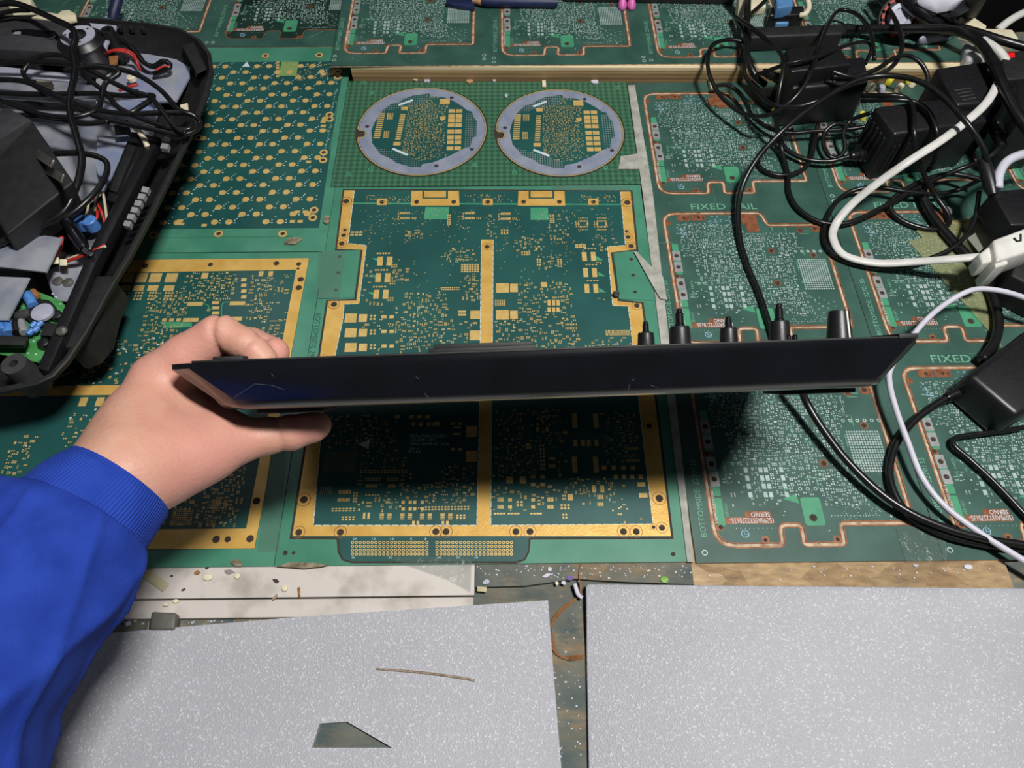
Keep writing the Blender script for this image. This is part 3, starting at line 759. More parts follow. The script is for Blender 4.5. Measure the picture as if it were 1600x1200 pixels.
G(782, 358, 795, 367, 3, 2); G(814, 392, 829, 400, 4, 2); G(898, 381, 916, 388, 3, 2, .85, .7); G(838, 404, 846, 416, 2, 3); G(870, 404, 879, 418, 2, 4)
for y in (450, 492): big(785, y, 20, 15); big(803, y, 12, 13)
big(850, 445, 10, 8); big(743, 492, 16, 13); big(743, 524, 18, 15)
for y in (497, 520, 543): big(548, y, 18, 14); big(567, y, 13, 12); G(577, y-6, 588, y+4, 2, 2); big(600, y-2, 8, 5); big(612, y-2, 7, 5)
for x in range(858, 873, 7): big(x, 473, 5, 9); big(x, 484, 5, 7)
G(773, 468, 790, 478, 5, 4, .7, .7); G(946, 515, 985, 525, 20, 1, .5, .9); G(946, 527, 985, 529, 2, 1, .3, .9)
for y in (482, 487): big(722, y+5, 12, 3)
for y in (505, 511): G(883, y, 902, y+4, 8, 1, .5, .8)
for (x0, y0, x1, y1, n) in ((625, 455, 700, 545, 260), (690, 385, 748, 410, 60), (725, 428, 748, 470, 60), (565, 415, 582, 470, 10), (612, 420, 640, 440, 40), (760, 335, 775, 372, 30), (635, 362, 660, 372, 24),
                             (805, 370, 850, 392, 50), (835, 398, 880, 420, 60), (808, 440, 895, 500, 180), (800, 495, 905, 545, 190), (775, 500, 800, 545, 40), (615, 500, 745, 548, 130), (855, 335, 890, 380, 40), (925, 370, 965, 395, 30), (560, 470, 640, 560, 60), (925, 400, 945, 470, 14), (905, 530, 990, 548, 40)):
    S.drop(pads, wbox(x0, y0, x1, y1, z), n, rng, .00105, z, sk)
for b, n in (((556, 325, 740, 380), 120), ((775, 325, 965, 400), 130), ((570, 303, 640, 318), 60), ((725, 303, 800, 316), 50), ((900, 304, 965, 316), 50), ((600, 400, 740, 470), 30), ((780, 370, 900, 440), 40)):
    vias(pads, wbox(*b, z), n, rng, .00038, z)
# lower half, below the controller
G(517, 793, 556, 800, 7, 2); G(533, 806, 555, 814, 4, 2); G(562, 733, 637, 740, 14, 2); G(663, 790, 734, 798, 14, 2)
G(529, 765, 549, 772, 9, 1, .6, .9); G(527, 778, 547, 784, 9, 1, .6, .9); G(551, 768, 559, 786, 2, 4)
for x in (569, 576): big(x, 806, 3.5, 10)
for x in (593, 625, 656, 688): G(x, 802, x+7, 812, 1, 4, .95, .6); G(x+12, 802, x+19, 812, 1, 4, .95, .6)
G(712, 803, 728, 812, 3, 2); big(646, 817, 4, 6); big(653, 817, 4, 6); big(692, 817, 4, 6); big(699, 817, 4, 6)
for x in (630, 641, 648, 660): big(x, 785, 5, 5); big(x, 795, 5, 5)
for y in (752, 757): G(640, y-12, 644, y-9, 1, 1, .9, .9)
G(506, 705, 556, 738, 18, 12, .3, .35); G(500, 760, 519, 773, 6, 5, .3, .4); G(570, 772, 594, 775, 5, 1); G(570, 746, 595, 752, 5, 2); G(604, 746, 622, 752, 4, 2); G(571, 756, 590, 762, 8, 1, .6, .9); G(606, 756, 618, 762, 6, 1, .6, .9)
for x in (898, 931): big(x, 726, 8, 25); big(x, 657, 8, 22)
for x in (899, 911, 920, 932): big(x, 692, 6, 10)
big(796, 750, 10, 11); big(817, 750, 10, 11); big(833, 745, 7, 5); big(833, 757, 7, 5); big(848, 745, 7, 5); big(848, 757, 7, 5)
big(1002, 757, 12, 7); big(1005, 774, 13, 7); big(891, 777, 8, 10); big(928, 764, 6, 11); big(941, 764, 6, 11)
for x in (771, 793, 828): G(x, 801, x+19, 804, 4, 1, .8, .9)
for x, y in ((782, 781), (860, 781), (938, 777)): G(x-5, y-4, x+5, y+3, 4, 1, .7, .95); G(x-5, y+8, x+5, y+14, 4, 1, .7, .95)
for x in (797, 833): big(x, 781, 6, 5); big(x, 792, 6, 5)
G(806, 782, 818, 792, 2, 2); G(878, 772, 885, 782, 2, 2); G(878, 802, 887, 811, 2, 2); G(875, 787, 891, 797, 3, 2)
G(843, 693, 852, 735, 2, 7); G(857, 714, 868, 719, 4, 1, .6, .9); G(857, 725, 868, 731, 4, 1, .6, .9); big(826, 695, 7, 6); big(826, 700, 10, 2); big(840, 671, 5, 7); big(855, 671, 5, 7); big(883, 676, 7, 5)
for i in range(4): big(944+i*15, 731, 7, 7); big(962+i*13, 745, 6, 7)
G(976, 699, 998, 703, 8, 1, .55, .95); G(978, 717, 1000, 722, 8, 1, .55, .95)
for x in (621, 643, 655, 668): big(x, 651, 8, 5)
for x in (646, 658, 670): big(x, 663, 5.5, 6)
big(682, 662, 11, 6); big(737, 674, 17, 17); big(737, 713, 17, 17); big(708, 662, 6, 4); big(719, 662, 6, 4); big(714, 668, 12, 2.5); big(714, 678, 12, 3); big(708, 702, 6, 4); big(719, 702, 6, 4)
for (x0, y0, x1, y1, n) in ((510, 648, 620, 700, 120), (560, 700, 640, 760, 70), (600, 755, 740, 800, 150), (560, 775, 660, 800, 50), (690, 715, 740, 770, 50), (775, 640, 880, 700, 200), (770, 700, 845, 745, 90), (940, 645, 1000, 725, 190), (880, 745, 960, 775, 70), (770, 760, 880, 800, 70), (905, 755, 985, 790, 40), (865, 700, 885, 745, 20)):
    S.drop(pads, wbox(x0, y0, x1, y1, z), n, rng, .0009, z, sk)
vias(pads, wbox(955, 790, 1010, 818, z), 9, rng, .0006, z)
pads.build('solder_pads', 'gold_pale', A, kind='stuff'); sk.build('white_print_marks', 'silk_blue', A, kind='stuff')
cn = MB()
for x0, x1 in ((551, 667), (683, 799)):
    for i in range(20):
        for j in range(4):
            x, y = XY(x0+(x1-x0)*i/19, 848+6.0*j); ring(cn, x, y, .0012, .0006, T1, T1+ZP, 8)
cn.build('connector_rings', 'gold_pale', A, kind='stuff')
t = MB()
def put(s, xa, ya, xb, yb, hpx, mb=None, zz=T1+.0002):
    text_at(mb if mb is not None else t, s, XY(xa, ya), XY(xb, yb), hpx*size_at((xa+xb)/2, (ya+yb)/2)[1], zz)
put('15056-PNSA325329-1', 641, 684, 697, 684, 5); put('HFR 0E7R2  OML', 641, 690, 681, 690, 4.5); put('SERNO', 641, 696, 656, 696, 4); put('00799-02  14 36', 659, 696, 702, 696, 4); put('REV H', 641, 703, 654, 703, 4); put('17-03', 641, 708, 657, 708, 4)
put('20', 551, 844, 557, 844, 3); put('15', 581, 844, 587, 844, 3); put('10', 610, 844, 616, 844, 3); put('5', 641, 844, 644, 844, 3); put('1', 664, 844, 666, 844, 3)
put('40', 549, 873, 555, 873, 3); put('30', 607, 873, 613, 873, 3); put('40', 683, 873, 689, 873, 3); put('35', 713, 873, 719, 873, 3); put('30', 741, 873, 747, 873, 3)
t.prism(px_poly([(560, 694), (576, 702), (578, 687)]), T1, T1+.0001)
t.build('white_lettering', 'silk_white', A)
t = MB(); put('BOTTOMSIDE 29', 494, 490, 483, 557, 7, t, .0002); t.build('frame_lettering', 'mask_teal', A)

# ------------------------------------------------------------------ gold board on the left
D = thing('circuit_panel', 'green circuit panel with gold border running under the hand and the opened player', 'circuit board', (-.32, .29, -.002))
MB().box((-.50, .1483, -.002), (-.1678, .4318+.008, 0)).build('panel_frame', 'mask_green', D)
xl = -.470
go = [XY(398, 857), XY(483, 404), (xl, XY(205, 407)[1]), (xl, XY(300, 857)[1])]
gi = [XY(385, 826), XY(463, 422), (xl+.014, XY(205, 428)[1]), (xl+.014, XY(300, 827)[1])]
MB().prism(offset_poly(go, -.0002), 0, T1).build('teal_board', 'mask_teal', D)
dh = [(227, 416, 5), (329, 414, 4), (432, 412, 4.5), (467, 413, 4), (466, 420, 2.5), (470, 437, 5), (467, 450, 5), (391, 842, 6), (338, 843, 6), (401, 783, 6), (356, 843, 5)]
MB().prism(go, T1, T1+.0002, [gi] + [hole_poly(h) for h in dh]).build('gold_border', 'gold', D)
yb0, yb1 = XY(120, 618)[1], XY(120, 603)[1]
MB().prism([(xl+.014, yb0), (XY(392, 610)[0]-.004, yb0), (XY(392, 610)[0]-.004, yb1), (xl+.014, yb1)], T1, T1+.0002).build('gold_bar', 'gold', D)
for h in dh: MB().prism(hole_poly((h[0], h[1], h[2]*.99)), T1, T1+.0001).build('mounting_hole', 'hole_dark', D)
pads = MB(); sk = MB(); S = Scatter(-.50, .14, -.16, .45)
for x in (200, 221, 243, 268): big(x, 434, 18, 14); big(x-4, 450, 16, 9); G(x-12, 455, x+2, 470, 3, 3)
big(305, 475, 24, 6); big(371, 474, 24, 6); big(298, 500, 24, 6); big(366, 498, 24, 6); big(320, 431, 10, 9); big(408, 428, 7, 8); big(423, 428, 7, 8)
for i in range(4): big(381, 437+i*9, 8, 5)
for i in range(3): big(257+i*11, 500, 7, 5); big(337, 473+i*8, 11, 4.5)
for i in range(5): big(130+i*26, 628, 12, 14)
for y in (585, 600): big(55, y, 14, 10)
for (x0, y0, x1, y1, n) in ((278, 426, 372, 470, 330), (205, 455, 300, 560, 300), (385, 430, 428, 470, 70), (388, 470, 425, 500, 70), (400, 500, 440, 540, 60), (120, 530, 300, 600, 150), (90, 640, 200, 700, 60), (0, 680, 60, 740, 90), (255, 690, 395, 822, 600), (300, 440, 460, 560, 60)):
    S.drop(pads, wbox(x0, y0, x1, y1, z), n, rng, .0011, z, sk)
G(268, 795, 300, 822, 10, 9, .5, .55); G(322, 806, 338, 823, 5, 6, .5, .55); G(330, 780, 345, 796, 5, 1, .6, .95); G(348, 780, 355, 800, 2, 5)
vias(sk, wbox(90, 520, 300, 690, z), 60, rng, .0008, z); vias(pads, wbox(425, 425, 458, 460, z), 14, rng, .0004, z)
pads.build('solder_pads', 'gold_pale', D, kind='stuff'); sk.build('white_print_marks', 'silk_white', D, kind='stuff')
gp = MB(); gp.prism(px_poly([(250, 503), (259, 513), (300, 511), (300, 504)]), T1, T1+.00005)
gp.tube(smooth_curve([(317, 474, T1), (325, 477, T1), (326, 482, T1), (333, 483, T1)], 4), .0006, 4); gp.tube(smooth_curve([(358, 472, T1), (347, 475, T1), (346, 500, T1)], 4), .0006, 4)
gp.build('green_traces', 'mask_light', D)
grey = MB(); grey.prism(px_poly([(448, 425), (463, 422), (459, 446), (452, 446)]), T1, T1+.0001)

# ------------------------------------------------------------------ contact-dot board upper left
C = thing('circuit_panel', 'teal circuit panel dotted with rows of round gold contacts beside the opened player', 'circuit board', (-.31, .59, -.002))
MB().prism([(-.50, .4410), (-.1676, .4410), (-.1676, .5228), (-.1722, .5228), (-.1722, .7455), (-.50, .7455)], -.002, 0).build('panel_frame', 'mask_green', C)
y0, y1 = XY(400, 357)[1], XY(400, 97)[1]
MB().prism([(-.48, y0), (XY(497, 345)[0]+.002, y0), (XY(533, 100)[0]+.003, y1), (-.48, y1)], 0, T1).build('teal_board', 'mask_teal', C)
dots = MB(); mk = MB()
b0 = XY(337.5, 205); ry = .0094
rows = [XY(400, q)[1] for q in (104, 113, 121.5, 130.6, 139, 148.5, 158, 167, 176.5, 186.6, 196, 205.2, 216, 226, 237, 247.4, 258, 268.3, 279.5, 289.6, 301, 312, 324, 335, 347)]
def flower(mb, x, y, r):
    mb.prism([(x+r*(1+.10*math.cos(4*a))*math.cos(a)+(.0009 if abs(a-math.pi) < .3 else 0), y+r*.95*(1-.06*math.cos(4*a))*math.sin(a)) for a in [2*math.pi*k/16 for k in range(16)]], T1, T1+.0002)
nd = 0
for i, y in enumerate(rows):
    j = i-11
    for k in range(-4, 6):
        for d in (0, .01345):
            x = b0[0] + k*.0486 + d + (.0243 if j % 2 else 0)
            if -.44 < x < XY(512, 205)[0]-.004+.000*y:
                flower(dots, x, y, .0035); nd += 1
                mk.rect(x+.0058, y-.0012, .0018, .0009, T1, T1+.0001)
                for e_ in (1, 2, 3):
                    if rng.random() < .75: mk.rect(x+.0036+.0015*e_+rng.uniform(-.0006, .0006), y+.0022*e_, .0011, .0009, T1, T1+.0001)
dots.build('contact_dots', 'gold_pale', C, kind='stuff')
mk.build('white_print_marks', 'silk_white', C, kind='stuff')
for q in ((528, 113), (528, 121), (515, 180), (515, 187), (506, 239), (505, 251), (491, 329), (489, 341), (415, 88), (499, 87), (240, 368), (342, 366), (442, 366), (310, 216)):
    x, y = XY(*q); g = MB(); ring(g, x, y, .0042, .0022, T1, T1+.0006, 14); g.build('plated_ring', 'gold_pale', C)
for q in ((528, 113), (528, 121), (515, 180), (515, 187), (506, 239), (505, 251), (491, 329), (489, 341), (415, 88), (499, 87), (240, 368), (342, 366), (442, 366), (310, 216)):
    x, y = XY(*q); MB().prism(circ(x, y, .0022, 10), T1, T1+.0004).build('drill_hole', 'hole_dark', C)
pads = MB(); S = Scatter(-.50, .43, -.16, .76); z = T1
for i in range(6): big(434, 98+i*4.2, 5, 3)
for q in ((505, 116), (518, 116), (505, 190), (505, 197), (482, 253), (465, 331), (477, 331), (457, 346), (469, 346), (319, 352), (282, 345), (284, 350)): big(q[0], q[1], 8, 4)
for (x0, y0, x1, y1, n) in ((463, 97, 530, 126, 60),): S.drop(pads, wbox(x0, y0, x1, y1, z), n, rng, .0011, z)
pads.build('solder_pads', 'gold_pale', C, kind='stuff')
g = MB(); g.prism(px_poly([(436, 119), (463, 119), (467, 97), (440, 97)]), T1, T1+.00015)
g.build('pale_square', 'pale_grid', C, label='pale yellow-green square patch')
st = MB()
for j in range(2):
    for i in range(24):
        st.rect(*XY(533-j*7-i*.5, 138+i*2.2), .0016, .0006, T1, T1+.0001); st.rect(*XY(527-j*7-i*.5, 182+i*2.2), .0016, .0006, T1, T1+.0001)
st.build('comb_print', 'silk_green', C, kind='stuff')
t = MB(); t.prism(px_poly([(378, 105), (391, 105), (386, 97)]), T1, T1+.0002); t.build('warning_triangle', 'silk_white', C)
MB().prism(px_poly([(242, 372), (458, 370), (458, 360), (245, 361)]), 0, .0006).build('light_strip', 'mask_green', C)

# ------------------------------------------------------------------ board with two round boards
B = thing('circuit_panel', 'checkered green circuit panel holding two round boards with lavender rims', 'circuit board', (-.02, .60, -.002))
tp = lambda x: sf[0][1]+sl*(x-sf[0][0])-.0008
discs = [((-.0871, .6049), .0672), ((.0560, .6015), .0665)]
bc = [(-.1715, .5236), (.1325, .5236), (.1325, tp(.1325)), (-.1715, tp(-.1715))]
MB().box((-.1715, .5236, -.002), (.1325, tp(.129), -.0007)).build('panel_core', 'hole_dark', B)
MB().prism(bc, -.0007, 0, [circ(c[0], c[1], r+.0015, 72) for c, r in discs]).build('checker_frame', 'mask_checker', B)
inner = [(-.79, 0), (-.75, .2), (-.66, .45), (-.53, .62), (-.40, .66), (-.36, .72), (-.2, .82), (0, .86), (.08, .87), (.10, .80), (.30, .78), (.45, .70), (.62, .55), (.70, .45), (.78, .42), (.80, .30), (.86, .2), (.86, -.15), (.80, -.2), (.77, -.4), (.66, -.44), (.45, -.6), (.2, -.74), (.05, -.77), (.03, -.84), (-.1, -.84), (-.2, -.80), (-.35, -.74), (-.42, -.66), (-.6, -.55), (-.68, -.42), (-.75, -.3)]
for (cx, cy), R in discs:
    def nd2(p): return (cx+p[0]*R, cy+p[1]*R)
    body = []
    for k in range(96):
        a = math.pi + 2*math.pi*(k+.5)/96
        if abs(((a-math.pi-.08+math.pi) % (2*math.pi))-math.pi) < .075: continue
        body.append((math.cos(a)*1.0, math.sin(a)*1.0))
    a1, a2 = body[0], body[-1]
    body = [nd2(p) for p in body]
    # round notch on the left rim
    notch = [nd2(p) for p in ((-.97, -.02), (-.90, -.02), (-.87, -.06), (-.87, -.12), (-.90, -.155), (-.97, -.16))]
    body = [p for p in body if not (p[0] < cx-.9*R and -.17*R < p[1]-cy < -.01*R)]
    i = min(range(len(body)), key=lambda q: (body[q][0]-nd2((-.985, -.17))[0])**2+(body[q][1]-nd2((-.985, -.17))[1])**2)
    body = body[i:]+body[:i]
    ar = sum(body[q][0]*body[(q+1) % len(body)][1]-body[(q+1) % len(body)][0]*body[q][1] for q in range(len(body)))
    body = body + notch if ar > 0 else body + notch[::-1]
    rb = MB().prism(body, -.0007, .0002).build('round_board', 'mask_teal', B)
    rm = MB().prism(offset_poly(body, .0016), .0002, .00045, [[nd2((x*.985, y*.985)) for x, y in inner]]); rm.build('lavender_rim', 'lavender_tin', rb)
    e = MB().prism(offset_poly(body, .0002), .0002, .0005, [offset_poly(body, .0010)]); e.build('gold_rim_edge', 'gold_pale', rb)
    for p in ((-.85, .08), (.44, .75), (.78, -.45), (.26, -.80)):
        x, y = nd2(p); MB().prism(circ(x, y, .0022, 10), .0004, .0006).build('drill_hole', 'hole_dark', rb)
    pads = MB(); zz = .0002
    def nb(x, y, w_, h): q = nd2((x, y)); pads.rect(q[0], q[1], w_*R, h*R, zz, zz+.0002)
    for xx in (.45, .565):
        for yy, hh in ((.43, .08), (.31, .09), (.21, .09), (.10, .085), (-.05, .09), (-.18, .09), (-.29, .08), (-.42, .085)): nb(xx, yy, .10, hh)
    nb(.33, .66, .16, .13); nb(.315, .26, .08, .08); nb(-.30, .50, .10, .08); nb(-.36, -.31, .11, .08)
    for i in range(12): nb(-.315-.0035*i, .35-.0505*i, .08, .03)
    for i in range(13): nb(-.645-.003*i, .38-.046*i, .10, .026)
    for i in range(6):
        for j in range(3): nb(-.55+.035*j, .38-.025*i, .025, .016); nb(-.57+.03*j, -.03-.028*i, .022, .016)
    rg2 = random.Random(5); S2 = Scatter(cx-R, cy-R, cx+R, cy+R)
    for q in ((.5, 0, .25, 1.0), (-.35, .05, .14, .85), (-.62, .1, .16, .6), (.33, .66, .2, .15)): a = nd2(q[:2]); S2.claim(a[0], a[1], q[2]*R, q[3]*R, 0)
    def fd(x0, y0, x1, y1, n, u=.0007): a = nd2((x0, y0)); b_ = nd2((x1, y1)); S2.drop(pads, (a[0], a[1], b_[0], b_[1]), n, rg2, u, zz)
    fd(-.25, -.2, .2, .60, 1100, .00078); fd(-.28, -.55, .12, -.15, 500, .00078); fd(.15, -.35, .38, .6, 300, .0008); fd(-.25, -.5, .3, .6, 900, .0005); fd(.0, .5, .25, .8, 60); fd(.15, -.62, .4, -.3, 50); fd(-.15, -.68, .15, -.55, 30)
    pads.build('solder_pads', 'gold_pale', rb, kind='stuff')
    vd = MB()
    for xx in np.arange(-.9, .9, .036):
        for yy in np.arange(-.9, .9, .042):
            if (.67 < xx < .84 and -.40 < yy < .40) or (xx < .03 and yy < -.36-.42*(xx+.7) and xx*xx+yy*yy < .72 and xx > -.70) or (xx < .05 and yy > .62+.3*xx and xx*xx+yy*yy < .74 and xx > -.66):
                q = nd2((xx, yy)); vd.rect(q[0], q[1], .0011, .0010, zz, zz+.0001)
    vd.build('thermal_dots', 'tin_grey', rb, kind='stuff')
    sw = MB()
    for p0, p1 in (((-.40, .58), (-.18, .70)), ((-.42, -.42), (-.18, -.56))):
        a = np.array(nd2(p0)); b_ = np.array(nd2(p1)); d = (b_-a)/np.linalg.norm(b_-a); nn = np.array([-d[1], d[0]])*.0014
        sw.prism([tuple(a-nn), tuple(b_-nn), tuple(b_+nn), tuple(a+nn)], zz, zz+.0002)
    sw.build('white_bar_print', 'silk_white', rb)
for q in ((568, 129), (965, 137), (545, 273), (983, 280), (581, 145), (579, 265), (742, 258), (792, 148), (804, 270), (946, 262)):
    x, y = XY(*q); g = MB(); ring(g, x, y, .0026, .0014, 0, .0002, 12); g.build('plated_ring', 'mask_light', B)

# ------------------------------------------------------------------ foam sheets
def drape(o, fn, cuts):
    me = o.data; bm = bmesh.new(); bm.from_mesh(me)
    off = OFF[o.name]
    for y in cuts:
        bmesh.ops.bisect_plane(bm, geom=bm.verts[:]+bm.edges[:]+bm.faces[:], plane_co=(0, y-off[1], 0), plane_no=(0, 1, 0))
    for v in bm.verts: v.co.z += fn(v.co.x+off[0], v.co.y+off[1])
    bm.to_mesh(me); bm.free()
ft = .0042
fl = [XY(880, 1230, 0), XY(856, 939, 0), XY(490, 963, 0), XY(150, 992, 0), (-.40, XY(150, 992)[1]-.004), (-.40, -.02), XY(880, 1230)[:1] + (-.02,)]
hole = [XY(486, 1168), XY(498, 1130), XY(541, 1127), XY(612, 1168)]
o = MB().prism(fl, BZ+.0002, BZ+ft, [hole]).build('foam_sheet', 'foam', label='white foam sheet with a small wedge-shaped cutout, lying at left', cat='foam sheet', group='foam sheets')
smst = lambda t: max(0, min(1, t))**2*(3-2*max(0, min(1, t)))
drape(o, lambda x, y: .0043*smst((y-.072)/.034), [.066, .072, .078, .084, .090, .096, .102, .108, .114])
fr = [XY(921, 1240), XY(915, 918), XY(918, 913), XY(1620, 920), (.42, -.02), (XY(921, 1240)[0], -.02)]
o = MB().prism(fr, BZ+.0002, BZ+ft).build('foam_sheet', 'foam', label='plain white foam sheet lying at right in front of the raw chipboard', cat='foam sheet', group='foam sheets', bevel=.0012)
drape(o, lambda x, y: .0043*smst((y-.085)/.034), [.080, .085, .090, .096, .102, .108, .114, .120])

# ------------------------------------------------------------------ black controller held over the bench
TL = PD(253, 569, .362); TR = PD(1441, 527, .368)
ex = TR-TL; DW = np.linalg.norm(ex); ex /= DW
vd = ray(846, 548); vd /= np.linalg.norm(vd)
dd = vd - ex*(vd@ex); dd /= np.linalg.norm(dd)
nn = np.cross(ex, dd)
tilt = math.radians(1.6)
dd, nn = dd*math.cos(tilt)-nn*math.sin(tilt), nn*math.cos(tilt)+dd*math.sin(tilt)
DD, DH = .190, .0255
def DV(p): return TL + ex*p[0] + dd*p[1] + nn*p[2]
dev = thing('dj_controller', 'black desktop controller held edge-on over the boards, knobs pointing away', 'controller', tuple(DV((DW/2, DD/2, -DH))))
def outl(il, ir, jf, jb, ch):
    x0, x1, y0, y1 = il, DW-ir, jf, DD-jb
    return [(x0+ch, y0), (x1-ch*.5, y0), (x1, y0+ch*.4), (x1, y1-ch), (x1-ch, y1), (x0+ch, y1), (x0, y1-ch), (x0, y0+ch*.8)]
b = MB(); rs = []
for il, ir, jf, jb, ch, c in ((0, 0, 0, 0, .0138, 0), (0, 0, 0, 0, .0138, -.0028), (.0012, .0010, .0004, .001, .0138, -.0040), (.0205, .0150, .0034, .018, .0138, -DH+.0062), (.0216, .0160, .0041, .019, .0138, -DH+.0042), (.0228, .0170, .0056, .020, .0140, -DH+.0025), (.0240, .0182, .0078, .021, .0140, -DH+.0012), (.0256, .0196, .0106, .022, .0140, -DH+.0004), (.0275, .0212, .0140, .024, .0140, -DH)):
    rs.append([DV((x, y, c)) for x, y in outl(il, ir, jf, jb, ch)][::-1])
b.rings(rs)
b.build('tray_body', 'black_gloss', dev, smooth='auto')
MB().box((.0145, .0006, 0), (DW-.012, DD-.004, .0012), DV).build('face_plate', 'black_matt', dev, bevel=.0004)
def Msh(a, bb, c=0.0): return lambda p: DV((a+p[0], bb+p[1], c+p[2]))
def ax(px): return (px-253)/1188*DW
def knob(px, tip_px, base_px, base_top, shaft_px, bdep, edge_y):
    zc = .362+bdep; s = zc/F
    off = 800+ (px-800)*1.0
    # position across the plate so the knob stands at its place at depth bdep
    a = ((PD(px, edge_y, zc)-TL)@ex)
    hb = (edge_y-base_top)*s; ht = (edge_y-tip_px)*s; rb = base_px/2*s; rs_ = shaft_px/2*s
    k = thing_part(dev, 'knob', [(rb*1.06, 0), (rb*1.06, hb*.10), (rb, hb*.14), (rb*.93, hb*.9), (rb*.84, hb), (rs_*1.25, hb)], a, bdep)
    if shaft_px:
        m = MB(); m.lathe([(rs_*1.2, hb*.98), (rs_*1.2, hb+(ht-hb)*.12), (rs_, hb+(ht-hb)*.16), (rs_, hb+(ht-hb)*.72), (rs_*.72, hb+(ht-hb)*.78), (rs_*.72, hb+(ht-hb)*.96), (rs_*.5, ht)], Msh(a, bdep, .0012), 16)
        m.build('shaft', 'black_gloss', k, smooth='auto')
    return k, a, hb, rb
def thing_part(parent, name, prof, a, bdep, m='black_plastic'):
    return MB().lathe(prof, Msh(a, bdep, .0012), 24).build(name, m, parent, smooth='auto')
knob(1012, 503, 27, 521, 10, .045, 544); knob(1066, 484, 34, 512, 13, .045, 543); knob(1143, 496, 28, 514, 11, .045, 540); knob(1224, 476, 33, 503, 13, .045, 537)
k, a, hb, rb = knob(1319, 486, 38, 487, 0, .045, 533)
zc = .407; s = zc/F; a = ((PD(1319, 533, zc)-TL)@ex); hb = 47*s
k.data = k.data.copy(); bm = bmesh.new(); bm.to_mesh(k.data); bm.free()
m = MB().lathe([(20*s, 0), (19.5*s, .0008), (15.5*s, hb*.95), (14.5*s, hb), (0.0001, hb)], Msh(a, .045, .0012), 28)
off = OFF[k.name]; k.data.from_pydata((np.array(m.v)-off).tolist(), [], m.f); k.data.update()
for p in k.data.polygons: p.use_smooth = True
k.data.set_sharp_from_angle(angle=.7)
ang = math.radians(-68)
ln = MB(); ca, sa = math.cos(ang), math.sin(ang)
def LP(r, h, w_): return DV((a+r*ca-w_*sa, .045+r*sa+w_*ca, .0012+h))
ln.hexa([LP(19.8*s, .0012, -.0006), LP(20.6*s, .0012, -.0006), LP(20.6*s, .0012, .0006), LP(19.8*s, .0012, .0006), LP(14.8*s, hb*.97, -.0006), LP(16.0*s, hb*.97, -.0006), LP(16.0*s, hb*.97, .0006), LP(14.8*s, hb*.97, .0006)])
ln.build('pointer_line', 'white_plastic', k)
for px in (1240, 1250):
    a2 = (PD(px, 530, .40)-TL)@ex
    MB().lathe([(.0016, 0), (.0016, .0034), (.0010, .0040)], Msh(a2, .04, .0012), 12).build('button', 'black_gloss', dev, smooth='auto')
a0, a1 = (PD(670, 550, .40)-TL)@ex, (PD(838, 546, .40)-TL)@ex
MB().box((a0, .035, .0012), (a1, .12, .0044), DV).build('jog_bezel', 'black_matt', dev, bevel=.0006)
MB().box((a0+.0005, .06, .0044), (a1-.0008, .115, .0076), DV).build('raised_rail', 'black_matt', dev, bevel=.0006)
a0, a1 = (PD(1402, 524, .39)-TL)@ex, (PD(1432, 524, .39)-TL)@ex
MB().box((a0, .02, .0), (a1, .05, .0030), DV).build('side_tab', 'black_matt', dev, bevel=.0004)
for p0, p1 in ((335, 382),): 
    a0, a1 = (PD(p0, 560, .385)-TL)@ex, (PD(p1, 560, .385)-TL)@ex
    MB().box((a0, .02, .0012), (a1, .05, .0036), DV).build('side_pad', 'black_matt', dev, bevel=.0006)
for p0, p1, y in ((400, 505, 645), (1225, 1345, 606)):
    a0, a1 = (PD(p0, y, .385)-TL)@ex, (PD(p1, y, .385)-TL)@ex
    MB().box((a0, .022, -DH-.0028), (a1, .05, -DH), DV).build('rubber_foot', 'black_matt', dev, bevel=.0008)
sc = MB()
for (x0, y0, x1, y1) in ((360, 622, 395, 600), (395, 600, 420, 602), (420, 602, 440, 609), (648, 588, 652, 592), (661, 615, 667, 622), (990, 596, 996, 592), (985, 612, 988, 600), (1020, 602, 1032, 606), (422, 583, 424, 588)):
    p0, p1 = PD(x0, y0, .3615), PD(x1, y1, .3615)
    def onface(p):
        a_ = (p-TL)@ex; c_ = (p-TL)@nn; return DV((a_, .0004+.0034*max(0, -c_-.004)/.018-.0002, c_))
    sc.tube([onface(p0), onface((p0+p1)/2), onface(p1)], .00014, 5)
sc.build('scratches', 'scratch', dev, kind='stuff')

